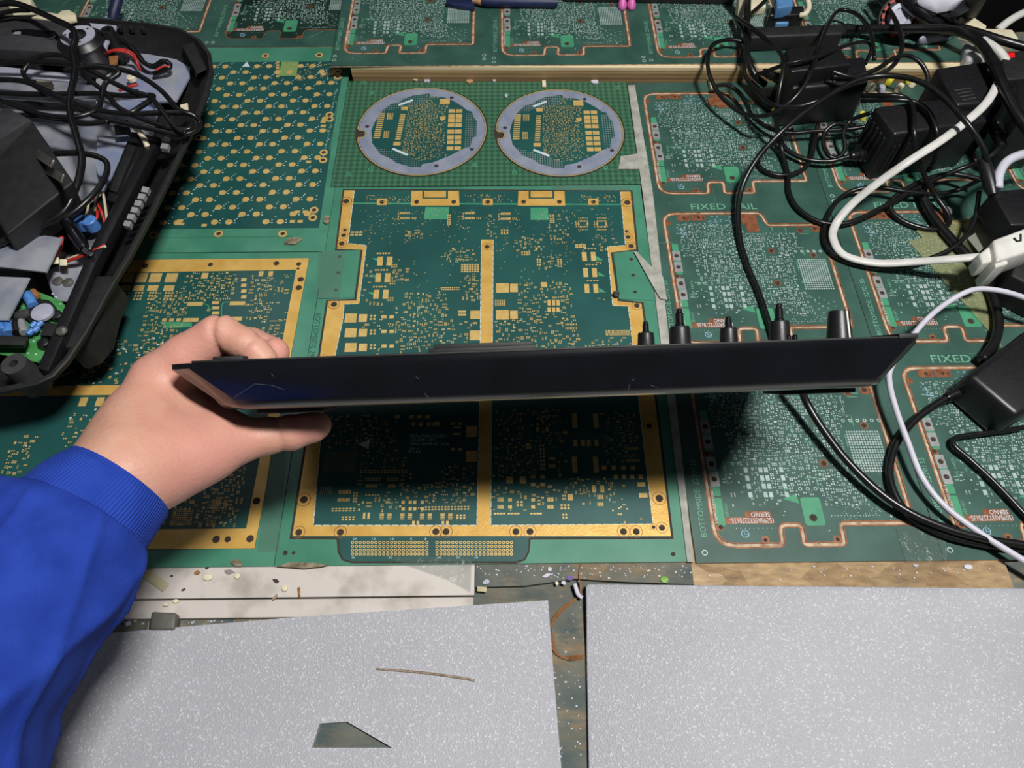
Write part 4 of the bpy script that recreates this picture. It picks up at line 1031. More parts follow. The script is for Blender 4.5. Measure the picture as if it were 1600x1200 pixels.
# ------------------------------------------------------------------ person: arm, hand, sleeve
person = thing('person', 'person\'s arm in a bright blue knit sleeve, bare hand gripping the black controller', 'person', tuple(PD(150, 780, .37)))
def seg_d(X, a, b, ra, rb):
    ab = b-a; L2 = ab@ab
    t = np.clip(((X-a)@ab)/L2, 0, 1)
    d = np.linalg.norm(X-a-t[..., None]*ab, axis=-1)
    return d-(ra+(rb-ra)*t)
def smin(a, b, k):
    h = np.clip(.5+.5*(b-a)/k, 0, 1); return b*(1-h)+a*h-k*h*(1-h)
J = lambda *q: PD(*q)
W0, W1, Wa = J(120, 815, .352), J(188, 748, .366), J(215, 725, .372)
pal = [((W0, .0235), (W1, .0235)), ((J(165, 790, .375), .0175), (J(235, 720, .395), .0185)), ((J(160, 735, .375), .018), (J(215, 660, .392), .018)),
       ((W1, .0225), (J(248, 612, .404), .0165)), ((Wa, .0210), (J(240, 630, .418), .0170)), ((J(215, 700, .385), .020), (J(232, 625, .432), .0165)), ((J(225, 705, .392), .018), (J(235, 640, .445), .0145)),
       ((J(230, 735, .375), .0190), (J(285, 712, .386), .0185)), ((J(250, 690, .392), .0185), (J(290, 690, .400), .0150)), ((J(262, 645, .405), .0160), (J(282, 660, .405), .0130)), ((J(268, 640, .408), .0150), (J(330, 668, .410), .0140)), ((J(270, 680, .400), .0170), (J(345, 676, .404), .0130)), ((J(262, 600, .415), .0140), (J(300, 640, .416), .0130))]
fing = [  # chains of joints with radii
  [(J(250, 592, .404), .0150), (J(292, 558, .403), .0130), (J(338, 524, .401), .0108), (J(346, 521, .400), .0104), (J(378, 535, .399), .0088), (J(394, 545, .3985), .0086), (J(411, 561, .398), .0078)],
  [(J(245, 595, .424), .0145), (J(330, 530, .424), .0108), (J(394, 537, .420), .0092), (J(428, 551, .412), .0090)],
  [(J(240, 600, .440), .0140), (J(322, 542, .440), .0102), (J(385, 548, .436), .0088), (J(410, 560, .430), .0080)],
  [(J(236, 615, .452), .0125), (J(305, 562, .452), .0090), (J(350, 562, .448), .0078), (J(375, 572, .442), .0070)],
  [(J(262, 722, .384), .0200), (J(330, 704, .396), .0162), (J(372, 690, .404), .0126), (J(418, 681, .410), .0106), (J(455, 676, .413), .0102), (J(490, 667, .415), .0087), (J(497, 664, .416), .0077)],
]
allp = np.array([p for (a, ra), (b, rb) in pal for p in (a, b)] + [p for c in fing for p, r in c])
lo = allp.min(0)-.03; hi = allp.max(0)+.03
h = .0017
ns = ((hi-lo)/h).astype(int)+1
gx = [lo[i]+h*np.arange(ns[i]) for i in range(3)]
X = np.stack(np.meshgrid(*gx, indexing='ij'), -1)
d = None
for (a, ra), (b, rb) in pal:
    q = seg_d(X, a, b, ra, rb); d = q if d is None else smin(d, q, .010)
fd_ = []
for c in fing:
    q = None
    for (a, ra), (b, rb) in zip(c[:-1], c[1:]):
        e = seg_d(X, a, b, ra, rb); q = e if q is None else smin(q, e, .0022)
    fd_.append(q)
palm_d = d
d = smin(d, fd_[4], .011)
fi = fd_[0]
for q in fd_[1:4]: fi = smin(fi, q, .0012)
d = smin(d, fi, .0075)
# skin creases at the finger joints
def crease(p, axis, depth, w_):
    global d
    axis = axis/np.linalg.norm(axis); t = (X-p)@axis; r = np.linalg.norm(X-p-t[..., None]*axis, axis=-1)
    d = d + depth*np.exp(-(t/w_)**2)*np.exp(-(np.clip(r-.013, 0, None)/.004)**2)
crease(J(347, 521, .400), J(378, 535, .399)-J(320, 540, .402), .0024, .0017)
crease(J(392, 544, .3985), J(411, 561, .398)-J(378, 535, .399), .0018, .0014)
crease(J(438, 678, .412), J(490, 667, .415)-J(372, 690, .404), .0010, .0012)
def surface_nets(d, lo, h):
    s = d < 0
    nx, ny, nz = d.shape
    c = [d[i:nx-1+i, j:ny-1+j, k:nz-1+k] for i in (0, 1) for j in (0, 1) for k in (0, 1)]
    offs = [(i, j, k) for i in (0, 1) for j in (0, 1) for k in (0, 1)]
    cs = np.stack([q < 0 for q in c]); cnt = cs.sum(0); act = (cnt > 0) & (cnt < 8)
    ia = np.argwhere(act); idx = -np.ones(act.shape, int); idx[act] = np.arange(len(ia))
    acc = np.zeros((len(ia), 3)); num = np.zeros(len(ia))
    val = np.stack([q[act] for q in c], 1)
    for a in range(8):
        for b in range(a+1, 8):
            oa, ob = np.array(offs[a]), np.array(offs[b])
            if abs(oa-ob).sum() != 1: continue
            va, vb = val[:, a], val[:, b]; m = (va < 0) != (vb < 0)
            t = np.where(m, va/np.where(va-vb == 0, 1, va-vb), 0)
            acc += np.where(m[:, None], oa+(ob-oa)*t[:, None], 0); num += m
    V = (ia + acc/num[:, None])*h+lo
    Fs = []
    for axis in range(3):
        sl0 = [slice(None)]*3; sl1 = [slice(None)]*3; sl0[axis] = slice(0, -1); sl1[axis] = slice(1, None)
        e = s[tuple(sl0)] != s[tuple(sl1)]
        for p in np.argwhere(e):
            a1, a2 = (axis+1) % 3, (axis+2) % 3
            if p[a1] < 1 or p[a2] < 1: continue
            q = [p.copy() for _ in range(4)]
            q[1][a1] -= 1; q[2][a1] -= 1; q[2][a2] -= 1; q[3][a2] -= 1
            try: f = [idx[tuple(w_)] for w_ in q]
            except IndexError: continue
            if min(f) < 0: continue
            Fs.append(tuple(f) if s[tuple(p)] else tuple(f[::-1]))
    return V, Fs
V, Fs = surface_nets(d, lo, h)
hb_ = MB(); hb_.v = [tuple(p) for p in V]; hb_.f = [tuple(int(i) for i in f) for f in Fs]
hand = hb_.build('hand', 'skin', person, smooth=True)
bm = bmesh.new(); bm.from_mesh(hand.data)
for _ in range(2): bmesh.ops.smooth_vert(bm, verts=bm.verts, factor=.5, use_axis_x=True, use_axis_y=True, use_axis_z=True)
bmesh.ops.recalc_face_normals(bm, faces=bm.faces); bm.to_mesh(hand.data); bm.free()
for p in hand.data.polygons: p.use_smooth = True
at = hand.data.attributes.new('flush', 'FLOAT', 'POINT')
offp = OFF[person.name]
cent = [(J(440, 545, .41), .022), (J(400, 552, .399), .012), (J(300, 540, .40), .030), (J(490, 668, .415), .022), (J(235, 600, .41), .035), (J(320, 720, .38), .04)]
co = np.array([v.co[:] for v in hand.data.vertices])+offp
fl_ = np.zeros(len(co))
for p, r in cent: fl_ = np.maximum(fl_, np.exp(-(np.linalg.norm(co-p, axis=1)/r)**2))
at.data.foreach_set('value', (fl_*.85).astype(np.float32))

def sleeve_rings(cl, n, fold, seed, inner=False):
    rg = random.Random(seed); path = catmull([c[:3] for c in cl], 12); rad = catmull([(c[3],) for c in cl], 12)
    ph = [rg.uniform(0, 6.28) for _ in range(8)]
    rs = []; up = np.array([0, 0, 1.0]); m = len(path)
    for i in range(m):
        t = path[min(i+1, m-1)]-path[max(i-1, 0)]; t /= np.linalg.norm(t)
        a = np.cross(t, up); a /= np.linalg.norm(a); b = np.cross(a, t); s_ = i/m
        r_ = []
        for k in range(n):
            q = 2*math.pi*k/n
            w_ = fold*((1-abs(math.sin(2.5*q+ph[0]+3.0*s_)))**2*.9-.3+(1-abs(math.sin(3.5*q-4*s_+ph[1])))**3*.6+math.sin(2*q+9*s_+ph[2])*.3+math.sin(26*s_+ph[3]+2*q)*.16)*min(1, s_*4)
            r_.append(path[i]+(rad[i][0]+w_)*(a*math.cos(q)+b*math.sin(q)))
        rs.append(r_)
    return rs
def C3(px, py, zc, r): return tuple(PD(px, py, zc))+(r,)
cuffc = [C3(188, 752, .366, .0285), C3(176, 765, .363, .0300), C3(148, 792, .356, .0325), C3(122, 818, .350, .0335)]
rs = sleeve_rings(cuffc, 72, 0.0, 2)
lip = [[p*.93+np.mean(rs[0], axis=0)*.07 for p in rs[0]]]
deep = [[p*.93+np.mean(rs[8], axis=0)*.07 for p in rs[8]]]
mb = MB().rings(deep+lip+rs, cap=False)
cuff = mb.build('cuff', 'blue_rib', person, smooth=True)
at = cuff.data.attributes.new('rib', 'FLOAT', 'POINT')
at.data.foreach_set('value', np.array([k/72 if k < 37 else (72-k)/72 for _ in range(len(rs)+2) for k in range(72)], np.float32))
slv = [C3(128, 812, .351, .0338), C3(112, 830, .347, .0395), C3(58, 884, .336, .0445), C3(-16, 960, .322, .0490), C3(-104, 1060, .305, .0535), C3(-185, 1180, .290, .058), C3(-260, 1320, .278, .062)]
rs = sleeve_rings(slv, 128, .0050, 5)
MB().rings(rs, cap=True).build('sleeve', 'blue_knit', person, smooth=True)

# ------------------------------------------------------------------ cables
def cable(label, px, r, m='black_rubber', name='cable', flat=1.0, group='black cables in the tangle at right', n=7, cat='cable', parent=None, seg=8):
    return MB().tube(smooth_curve(px, n), r, seg, flat=flat).build(name, m, parent, smooth=True, label=label if parent is None else None, cat=cat if parent is None else None, group=group if parent is None else None)

# ------------------------------------------------------------------ opened player at left
ZC = .024                         # player raised to cast a wider shadow; everything in it sits this much higher
P0_ = P
def P(px, py, z=0.0): return P0_(px, py, z+ZC)
ZR = .052
ch = thing('opened_player', 'opened black disc player casing full of bare metal, wires and a disc spindle', 'player', tuple(P0_(150, 330, .0)))
rim = [(-140, 30), (-60, 25), (60, 22), (150, 27), (230, 34), (282, 43), (312, 60), (329, 82), (333, 108), (326, 140), (304, 196), (275, 258), (240, 330), (203, 400), (168, 458), (134, 520), (106, 562), (82, 588), (56, 600), (0, 612), (-140, 625)]
ro = px_poly(rim, ZR)
ri = offset_poly(ro, .020); ri2 = offset_poly(ro, .0030)
MB().prism(offset_poly(ro, .050), .018, .012+ZC).build('casing_floor', 'black_matt', ch)
w_ = MB(); n_ = len(ro)
def lv(poly, z): return [(p[0], p[1], z) for p in poly]
w_.rings([lv(offset_poly(ro, .062), .0005), lv(offset_poly(ro, .054), .014), lv(offset_poly(ro, .027), .044), lv(offset_poly(ro, .008), .063), lv(offset_poly(ro, .0015), .070), lv(ro, ZR+ZC-.001), lv(offset_poly(ro, .001), ZR+ZC), lv(offset_poly(ro, .0035), ZR+ZC), lv(offset_poly(ro, .0045), ZR+ZC-.004), lv(ri, .030+ZC), lv(offset_poly(ro, .034), .020+ZC), lv(offset_poly(ro, .051), .0118+ZC)], cap=False)
w_.build('casing_wall', 'black_matt', ch, smooth='auto')
def slab(name, pts, z, t, m, parent=ch, bevel=0.0, lab=None):
    o = MB().prism(px_poly(pts, z), z-t+ZC, z+ZC).build(name, m, parent, bevel=bevel)
    if lab: o['label'] = lab
    return o
# metal chassis plates
slab('metal_plate', [(175, 48), (285, 52), (300, 72), (296, 120), (275, 158), (150, 160), (150, 70)], .030, .002, 'sheet_blue', lab='blotchy bluish sheet metal plate')
slab('metal_plate', [(-60, 115), (150, 118), (170, 160), (250, 160), (235, 225), (160, 300), (100, 345), (-60, 330)], .022, .002, 'sheet_metal')
slab('metal_flange', [(150, 155), (245, 158), (240, 176), (150, 172)], .040, .0015, 'sheet_blue')
slab('metal_flange', [(152, 212), (206, 214), (172, 280), (160, 300), (150, 260)], .034, .0015, 'sheet_blue')
slab('metal_flange', [(178, 196), (200, 186), (205, 210), (180, 212)], .044, .0015, 'chrome')
slab('silver_bar', [(-40, 100), (110, 114), (135, 124), (132, 129), (100, 126), (-40, 116)], .056, .002, 'grey_lavender', bevel=.0004)
slab('slide_rail', [(-40, 139), (160, 147), (160, 151), (-40, 144)], .046, .003, 'chrome')
slab('slide_rail', [(-40, 152), (140, 164), (140, 170), (-40, 160)], .046, .004, 'black_plastic')
slab('pale_gear', [(56, 124), (72, 122), (80, 130), (70, 138), (58, 136)], .040, .006, 'wire_cream')
# disc mechanism
slab('sled_cover', [(-50, 42), (18, 26), (100, 34), (112, 44), (112, 76), (96, 82), (-50, 74)], .058, .012, 'grey_dark', bevel=.001)
slab('sled_slot', [(18, 47), (40, 45), (86, 49), (92, 56), (85, 60), (20, 52)], .0585, .001, 'black_gloss')
slab('lens_carriage', [(22, 50), (32, 49), (31, 54), (20, 53)], .0595, .001, 'tin_grey')
q = P(82, 57, .0588)
MB().lathe([(.0042, 0), (.0042, .0008), (.0032, .0012), (.0001, .0012)], lambda p: q+np.array(p), 16).build('lens', 'chrome', ch, smooth='auto')
hp = P(123, 58, .062)
mm = lambda p: hp+np.array((p[0]*.70, p[1]*.70, p[2]))
hub = MB().lathe([(.0295, -.030), (.0295, -.012), (.0315, -.010), (.0315, -.004), (.0255, .0), (.0245, .001), (.0001, .001)], mm, 36).build('disc_hub', 'black_plastic', ch, smooth='auto')
rg_ = MB(); rg_.rings([[mm((r*math.cos(2*math.pi*k/36), r*math.sin(2*math.pi*k/36), zz)) for k in range(36)] for r, zz in ((.0225, .001), (.0225, .0020), (.0115, .0020), (.0115, .001))], cap=False); rg_.build('white_ring', 'grey_lavender', hub, smooth='auto')
MB().lathe([(.0110, .001), (.0110, .0035), (.0060, .0050), (.0055, .0035), (.0001, .0035)], mm, 20).build('spindle', 'black_plastic', hub, smooth='auto')
for k in range(3):
    a_ = 1.0+k*2.09; p_ = mm((.017*math.cos(a_), .017*math.sin(a_), .002)); MB().lathe([(.0011, 0), (.0011, .0003), (.0001, .0003)], lambda p, p_=p_: p_+np.array(p), 8).build('rivet', 'black_plastic', hub)
slab('white_lever', [(48, 27), (72, 18), (90, 21), (96, 16), (108, 15), (118, 21), (119, 31), (104, 34), (78, 31)], .058, .003, 'cream', bevel=.0008, lab='cream plastic lever')
slab('white_bracket', [(140, 36), (182, 40), (178, 50), (160, 47), (145, 44)], .056, .002, 'grey_lavender')
slab('white_bracket', [(160, 56), (176, 54), (168, 68), (166, 78), (162, 72)], .0565, .002, 'grey_lavender')
for px, py, zt, r in ((167, 46, .064, .0062), (50, 95, .05, .005)):
    q = P(px, py, zt); mmm = lambda p, q=q: q+np.array(p)
    po = MB(); po.rings([[mmm((r_*math.cos(2*math.pi*k/18), r_*math.sin(2*math.pi*k/18), zz)) for k in range(18)] for r_, zz in ((r, -.04), (r, 0), (r*.55, 0), (r*.5, -.008))], cap=True); po.build('screw_post', 'black_plastic', ch, smooth='auto')
# black corner pillar and mouldings
MB().hexa([tuple(P(a, b, .016)) for a, b in ((305, 128), (325, 118), (316, 78), (296, 82))] + [tuple(P(a, b, .050)) for a, b in ((308, 116), (324, 108), (303, 66), (283, 70))]).build('corner_pillar', 'black_matt', ch, bevel=.001)
for a, b in ((182, 36), (200, 37), (218, 38)): slab('casing_rib', [(a, b-6), (a+6, b-6), (a+8, b+8), (a+2, b+8)], .050, .004, 'black_matt')
slab('white_eyelet', [(281, 164), (293, 161), (294, 172), (285, 175)], .050, .002, 'cream')
slab('black_bracket', [(205, 205), (238, 212), (228, 236), (186, 318), (165, 312), (178, 270)], .040, .012, 'black_plastic', bevel=.0008)
slab('black_bracket_ledge', [(200, 225), (212, 228), (182, 300), (170, 296)], .043, .004, 'black_matt', bevel=.0005)
slab('inner_rib', [(232, 212), (250, 214), (150, 410), (75, 580), (58, 574), (140, 390)], .047, .010, 'black_plastic', bevel=.0008)
for k in range(6):
    a_, b_ = 228-5.6*k, 294-0+10.6*k
    slab('clip_tooth', [(a_-5, b_-3), (a_+5, b_-1), (a_+2, b_+7), (a_-8, b_+5)], .0505, .004, 'tin_grey')
for k in range(2):
    a_, b_ = 262-4*k, 216+10*k
    slab('clip_tooth', [(a_-5, b_-3), (a_+6, b_-1), (a_+3, b_+7), (a_-8, b_+5)], .0505, .004, 'tin_grey')
# lower metal cover and board
slab('metal_cover', [(-60, 392), (70, 368), (97, 372), (72, 425), (-60, 410)], .052, .0015, 'sheet_metal', lab='bent grey sheet metal cover')
slab('metal_cover', [(-60, 430), (46, 434), (12, 500), (-60, 500)], .050, .0015, 'sheet_metal')
MB().hexa([tuple(P(a, b, .018)) for a, b in ((112, 474), (88, 472), (72, 428), (150, 360))] + [tuple(P(a, b, .030)) for a, b in ((114, 472), (86, 470), (70, 426), (158, 378))]).build('metal_box', 'sheet_metal', ch, bevel=.0006)
pcb = slab('circuit_board', [(-60, 470), (40, 448), (95, 470), (104, 480), (98, 500), (82, 520), (70, 556), (58, 566), (-60, 540)], .036, .0016, 'pcb_green', lab='bright green circuit board with capacitors')
def up_cyl(name, px, py, z0, hh, r, m, tilt=(0, 0), parent=ch, n=16):
    q = P(px, py, z0); tx, ty = tilt
    return MB().lathe([(r, 0), (r, hh*.92), (r*.85, hh), (.0001, hh)], lambda p: q+np.array((p[0]+tx*p[2], p[1]+ty*p[2], p[2])), n).build(name, m, parent, smooth='auto')
up_cyl('coil', 68, 492, .036, .006, .0105, 'black_plastic', parent=pcb); up_cyl('coil_top', 68, 490, .042, .0025, .0080, 'grey_lavender', parent=pcb)
for (x0, y0, x1, y1, r, m) in ((44, 462, 52, 478, .0042, 'part_blue'), (3, 506, 6, 519, .0052, 'part_blue'), (14, 507, 15, 522, .0048, 'part_blue'), (30, 494, 48, 488, .0040, 'grey_dark'), (33, 504, 38, 520, .0034, 'tin_grey'),
                              (26, 505, 28, 520, .0040, 'black_plastic'), (52, 455, 60, 464, .0022, 'orange'), (45, 521, 52, 515, .0024, 'part_blue'), (54, 517, 60, 511, .0024, 'part_blue'), (50, 510, 56, 504, .0022, 'part_blue'), (60, 508, 66, 503, .0022, 'part_blue')):
    MB().tube([P(x0, y0, .041), P(x0+.15*(x1-x0), y0+.15*(y1-y0), .0425), P(x1, y1, .0425)], [r, r, r*.9], 12).build('component', m, pcb, smooth='auto')
MB().hexa([tuple(P(a, b, .037)) for a, b in ((63, 526), (88, 528), (92, 508), (70, 505))] + [tuple(P(a, b, .044)) for a, b in ((63, 524), (88, 526), (92, 506), (70, 503))]).build('chip', 'black_matt', pcb, bevel=.0004)
MB().hexa([tuple(P(a, b, .037)) for a, b in ((-40, 545), (40, 546), (46, 530), (-40, 528))] + [tuple(P(a, b, .050)) for a, b in ((-40, 538), (38, 540), (44, 526), (-40, 522))]).build('heat_sink', 'black_matt', pcb, bevel=.0006)
sp = MB(); rgp = random.Random(4)
for _ in range(46): sp.rect(*XY(rgp.uniform(30, 95), rgp.uniform(455, 560), .036), .0014, .0010, .036+ZC, .0366+ZC)
sp.build('solder_marks', 'silk_white', pcb, kind='stuff')
for px, py in ((93, 498), (73, 541)): up_cyl('screw_post', px, py, .036, .006, .0042, 'black_plastic', parent=pcb)
q = P(21, 568, .056); rr_ = MB(); rr_.rings([[q+np.array((r_*math.cos(2*math.pi*k/22), r_*math.sin(2*math.pi*k/22), zz)) for k in range(22)] for r_, zz in ((.0105, -.030), (.0085, 0), (.0030, 0), (.0028, -.006))]); rr_.build('screw_tower', 'grey_dark', ch, smooth='auto')
for px, py in ((97, 518), (91, 440), (107, 442)):
    q = P(px, py, .048 if px == 97 else .0305); MB().lathe([(.0042, 0), (.0040, .0014), (.0026, .0020), (.0001, .0020)], lambda p, q=q: q+np.array(p), 14).build('screw', 'steel', ch, smooth='auto')
slab('bulge', [(100, 545), (128, 536), (150, 510), (160, 470), (176, 430), (150, 430), (100, 520)], .040, .030, 'black_matt', bevel=.002)
# wiring inside
def wire(px, r, m, n='wire'): return MB().tube(smooth_curve(px, 6), r, 6).build(n, m, ch, smooth=True)
wire([(145, 302, .040), (150, 315, .046), (158, 330, .046), (164, 350, .040), (168, 372, .040)], .0011, 'wire_red'); wire([(148, 330, .042), (152, 305, .050), (160, 301, .052), (164, 320, .048), (167, 345, .044), (168, 366, .040)], .0012, 'wire_cream')
wire([(131, 350, .038), (135, 335, .042), (138, 320, .040), (134, 310, .040)], .0011, 'wire_cream'); wire([(146, 352, .038), (152, 338, .042), (150, 318, .042), (146, 304, .04)], .0011, 'wire_red')
wire([(105, 408, .040), (125, 401, .044), (148, 391, .046), (165, 383, .046)], .0013, 'wire_red'); wire([(105, 405, .040), (125, 398, .044), (150, 390, .046), (166, 385, .046)], .0011, 'wire_cream')
wire([(85, 404, .036), (93, 388, .040), (97, 370, .044)], .0018, 'wire_red')
wire([(165, 83, .050), (178, 79, .052), (195, 81, .050), (208, 88, .046), (215, 100, .042), (219, 110, .036)], .0014, 'wire_red'); wire([(170, 80, .05), (190, 77, .052), (208, 84, .048), (214, 96, .044)], .0012, 'wire_red')
wire([(180, 60, .046), (200, 70, .046), (215, 85, .044), (225, 98, .042), (240, 104, .040), (255, 96, .044), (265, 100, .042), (262, 108, .040), (240, 116, .036)], .0026, 'black_rubber', 'wire_loom')
wire([(243, 110, .042), (255, 104, .043), (266, 104, .042)], .0010, 'wire_red'); wire([(186, 142, .036), (200, 136, .038), (216, 132, .038)], .0014, 'wire_red')
wire([(212, 200, .046), (222, 212, .048), (231, 230, .046)], .0026, 'cream', 'cream_strap')
for a, b in ((86, 408), (99, 411)): MB().hexa([tuple(P(x, y, .038)) for x, y in ((a-6, b+5), (a+6, b+5), (a+6, b-5), (a-6, b-5))] + [tuple(P(x, y, .044)) for x, y in ((a-6, b+4), (a+6, b+4), (a+6, b-6), (a-6, b-6))]).build('white_connector', 'cream', ch, bevel=.0005)
up_cyl('white_stud', 207, 125, .036, .004, .0042, 'cream'); up_cyl('blue_capacitor', 133, 355, .034, .010, .0052, 'part_blue'); up_cyl('blue_capacitor', 147, 356, .034, .010, .0058, 'part_blue')
slab('amber_flex', [(170, 88), (184, 85), (182, 98), (172, 102)], .046, .002, 'orange')

# wall adapter lying in the opened player, pins up
ad = thing('power_adapter', 'black plug-in adapter with two steel prongs lying on the opened player', 'power adapter', tuple(P(20, 300, .02)))
ztop = .085
topf = [P(-40, 285, ztop-.006), P(50, 188, ztop), P(115, 284, ztop-.004), P(10, 368, ztop-.012)]
topf = [topf[0], topf[3], topf[2], topf[1]]
up_ = np.array([0, 0, -.036]); sh = np.array([-.01, .004, 0])
MB().hexa([tuple(p+up_+sh) for p in topf] + [tuple(p) for p in topf]).build('adapter_body', 'black_matt', ad, bevel=.0022, seg=3)
rear = [P(-60, 250, ztop-.008), P(49, 186, ztop-.004), P(10, 166, ztop-.008), P(-60, 200, ztop-.008)]
MB().hexa([tuple(p-np.array([0, 0, .03])) for p in rear] + [tuple(p) for p in rear]).build('adapter_shoulder', 'grey_dark', ad, bevel=.002)
for (a, b), (c, d2) in (((58, 240), (82, 256)), ((73, 264), (98, 279))):
    p0 = P(a, b, ztop-.004); p1 = P(c, d2, ztop+.016)
    dr = (p1-p0)/np.linalg.norm(p1-p0); sd = np.cross(dr, np.array([.4, -.5, .4])); sd /= np.linalg.norm(sd); th_ = np.cross(dr, sd)
    cs = [p0+sd*s1*.0034+th_*s2*.0008 for s1, s2 in ((-1, -1), (1, -1), (1, 1), (-1, 1))]; ce = [p1+sd*s1*.0031+th_*s2*.0007 for s1, s2 in ((-1, -1), (1, -1), (1, 1), (-1, 1))]
    pr = MB().hexa([tuple(q) for q in cs+ce]).build('prong', 'steel', ad, bevel=.0003)
    hq = p1-dr*.004
    MB().tube([hq-th_*.0010, hq+th_*.0010], .0013, 10).build('prong_hole', 'hole_dark', pr)
# power cord coiled over the player
pc = [[(-20, 100, .070), (40, 97, .074), (100, 99, .076), (160, 104, .074), (210, 115, .072), (250, 140, .070), (278, 170, .070), (302, 180, .066), (312, 192, .060), (305, 204, .060), (280, 210, .062), (230, 200, .066), (180, 190, .068), (140, 178, .070), (100, 158, .072), (60, 138, .070), (38, 118, .070), (40, 106, .072), (60, 90, .076), (90, 86, .078), (115, 95, .078), (150, 115, .074), (200, 140, .072), (240, 152, .070)],
      [(-20, 125, .070), (30, 126, .072), (70, 140, .074), (110, 160, .072), (150, 172, .070), (200, 178, .070), (250, 176, .070), (290, 176, .068)],
      [(-20, 150, .070), (30, 168, .072), (70, 180, .072), (115, 183, .072), (150, 172, .070), (160, 150, .070), (165, 130, .072), (185, 115, .074), (178, 108, .076), (140, 104, .078), (100, 110, .078)],
      [(-20, 145, .066), (60, 148, .066), (140, 146, .066), (200, 150, .068), (240, 150, .068), (215, 170, .070), (200, 178, .070)],
      [(130, 118, .072), (165, 145, .070), (185, 168, .070), (220, 185, .068), (265, 200, .066), (295, 202, .064), (300, 190, .064)],
      [(235, 150, .072), (252, 172, .072), (275, 200, .068), (290, 208, .066)],
      [(-20, 190, .068), (40, 180, .068), (90, 186, .068), (130, 193, .068), (170, 190, .068)]]
cord = thing('coiled_cable', 'glossy black power cord coiled loosely over the opened player', 'cable', tuple(P(130, 150, .05)))
for p in pc: MB().tube(smooth_curve(p, 7), .0023, 8).build('cord_loop', 'black_rubber', cord, smooth=True)
MB().tube(smooth_curve([(-10, 8, .070), (20, 5, .072), (50, 14, .076), (85, 30, .082), (112, 44, .086), (118, 60, .086), (114, 80, .084), (118, 110, .082), (110, 150, .080), (110, 180, .078), (120, 215, .076), (128, 250, .072), (120, 290, .068), (100, 330, .062), (60, 355, .058), (0, 380, .056), (-30, 392, .056)], 7), .0029, 9).build('cable', 'black_rubber', smooth=True, label='thick black cord crossing over the disc spindle of the opened player', cat='cable')
MB().tube(smooth_curve([(-10, 24, .068), (20, 17, .070), (45, 16, .073)], 6), .0022, 8).build('cable', 'black_rubber', smooth=True, label='short black cord at the top-left corner above the disc sled', cat='cable')
MB().tube(smooth_curve([(85, 240, .066), (130, 240, .066), (160, 248, .064), (168, 262, .062), (160, 285, .062), (140, 310, .062), (110, 335, .060), (80, 348, .058), (40, 362, .056), (0, 378, .055)], 7), .0024, 8).build('cable', 'black_rubber', smooth=True, label='black cord looping out from under the pronged adapter', cat='cable')
bp_ = thing('barrel_plug', 'black barrel plug with a silver tip lying over the red wires', 'plug', tuple(P(120, 365, .05)))
MB().tube([P(101, 342, .056), P(104, 346, .056), P(128, 382, .054), P(132, 388, .053)], [.0030, .0050, .0050, .0036], 14).build('plug_body', 'black_gloss', bp_, smooth='auto')
MB().tube([P(132, 388, .053), P(137, 393, .052), P(143, 397, .051)], [.0022, .0022, .0020], 10).build('plug_tip', 'chrome', bp_, smooth='auto')
MB().prism(px_poly([(8, 2), (48, -6), (50, 14), (20, 24)], .05), .0, .05+ZC).build('cream_block', 'cream', label='cream stained block behind the opened player at the top left corner', cat='block', bevel=.002)
MB().tube([P0_(186, -8, .03), P0_(178, 18, .022), P0_(176, 30, .016)], [.006, .006, .0055], 12).build('dark_rod', 'navy', smooth='auto', label='dark shiny rod behind the opened player', cat='rod')

# ------------------------------------------------------------------ adapters at right
P = P0_
def px_box(name, top, z1, z0, m, parent, bevel=.002, shrink=0.0, seg=3):
    t = [P(a, b, z1) for a, b in top]; c = sum(t)/4
    b = [np.array([p[0]+(p[0]-c[0])*shrink, p[1]+(p[1]-c[1])*shrink, z0]) for p in t]
    ar = sum(t[i][0]*t[(i+1) % 4][1]-t[(i+1) % 4][0]*t[i][1] for i in range(4))
    if ar < 0: t = t[::-1]; b = b[::-1]
    return MB().hexa([tuple(p) for p in b]+[tuple(p) for p in t]).build(name, m, parent, bevel=bevel, seg=seg)
def relief(parent, px, z, r0, r1, m='black_rubber', k=6):
    a, b = P(*px[0], z), P(*px[1], z); path = []; rad = []
    for i in range(k*2+1):
        path.append(a+(b-a)*i/(k*2)); rad.append((r0+(r1-r0)*i/(k*2))*(1.0 if i % 2 else .84))
    return MB().tube(path, rad, 12).build('strain_relief', m, parent, smooth='auto')
g = 'black power adapters at right'
a1_ = thing('power_brick', 'long slim black power brick lying across the plywood shelf', 'power adapter', tuple(P(1245, 55, ZS)), g)
px_box('brick_body', [(1172, 58), (1318, 52), (1320, 36), (1174, 42)], ZS+.018, ZS+.0002, 'black_matt', a1_, .0025)
relief(a1_, [(1320, 46), (1345, 46)], ZS+.010, .0065, .0045)
relief(a1_, [(1174, 52), (1163, 55)], ZS+.010, .0055, .0035, k=3)
a2_ = thing('power_adapter', 'black plug-in adapter buried under cables in front of the slim brick', 'power adapter', tuple(P(1290, 150, 0)), g)
px_box('adapter_body', [(1238, 138), (1358, 128), (1352, 88), (1226, 92)], .046, .0003, 'black_plastic', a2_, .003, .05)
px_box('adapter_cap', [(1236, 112), (1330, 100), (1310, 68), (1228, 76)], .062, .044, 'black_plastic', a2_, .002, .04)
for k in range(4): px_box('vent_slot', [(1284+6*k, 128), (1288+6*k, 128), (1287+6*k, 121), (1283+6*k, 121)], .0465, .044, 'hole_dark', a2_, 0)
relief(a2_, [(1228, 128), (1192, 112)], .030, .006, .004)
a3_ = thing('power_adapter', 'large black ribbed adapter with a slotted left side under the white cord', 'power adapter', tuple(P(1430, 230, 0)), g)
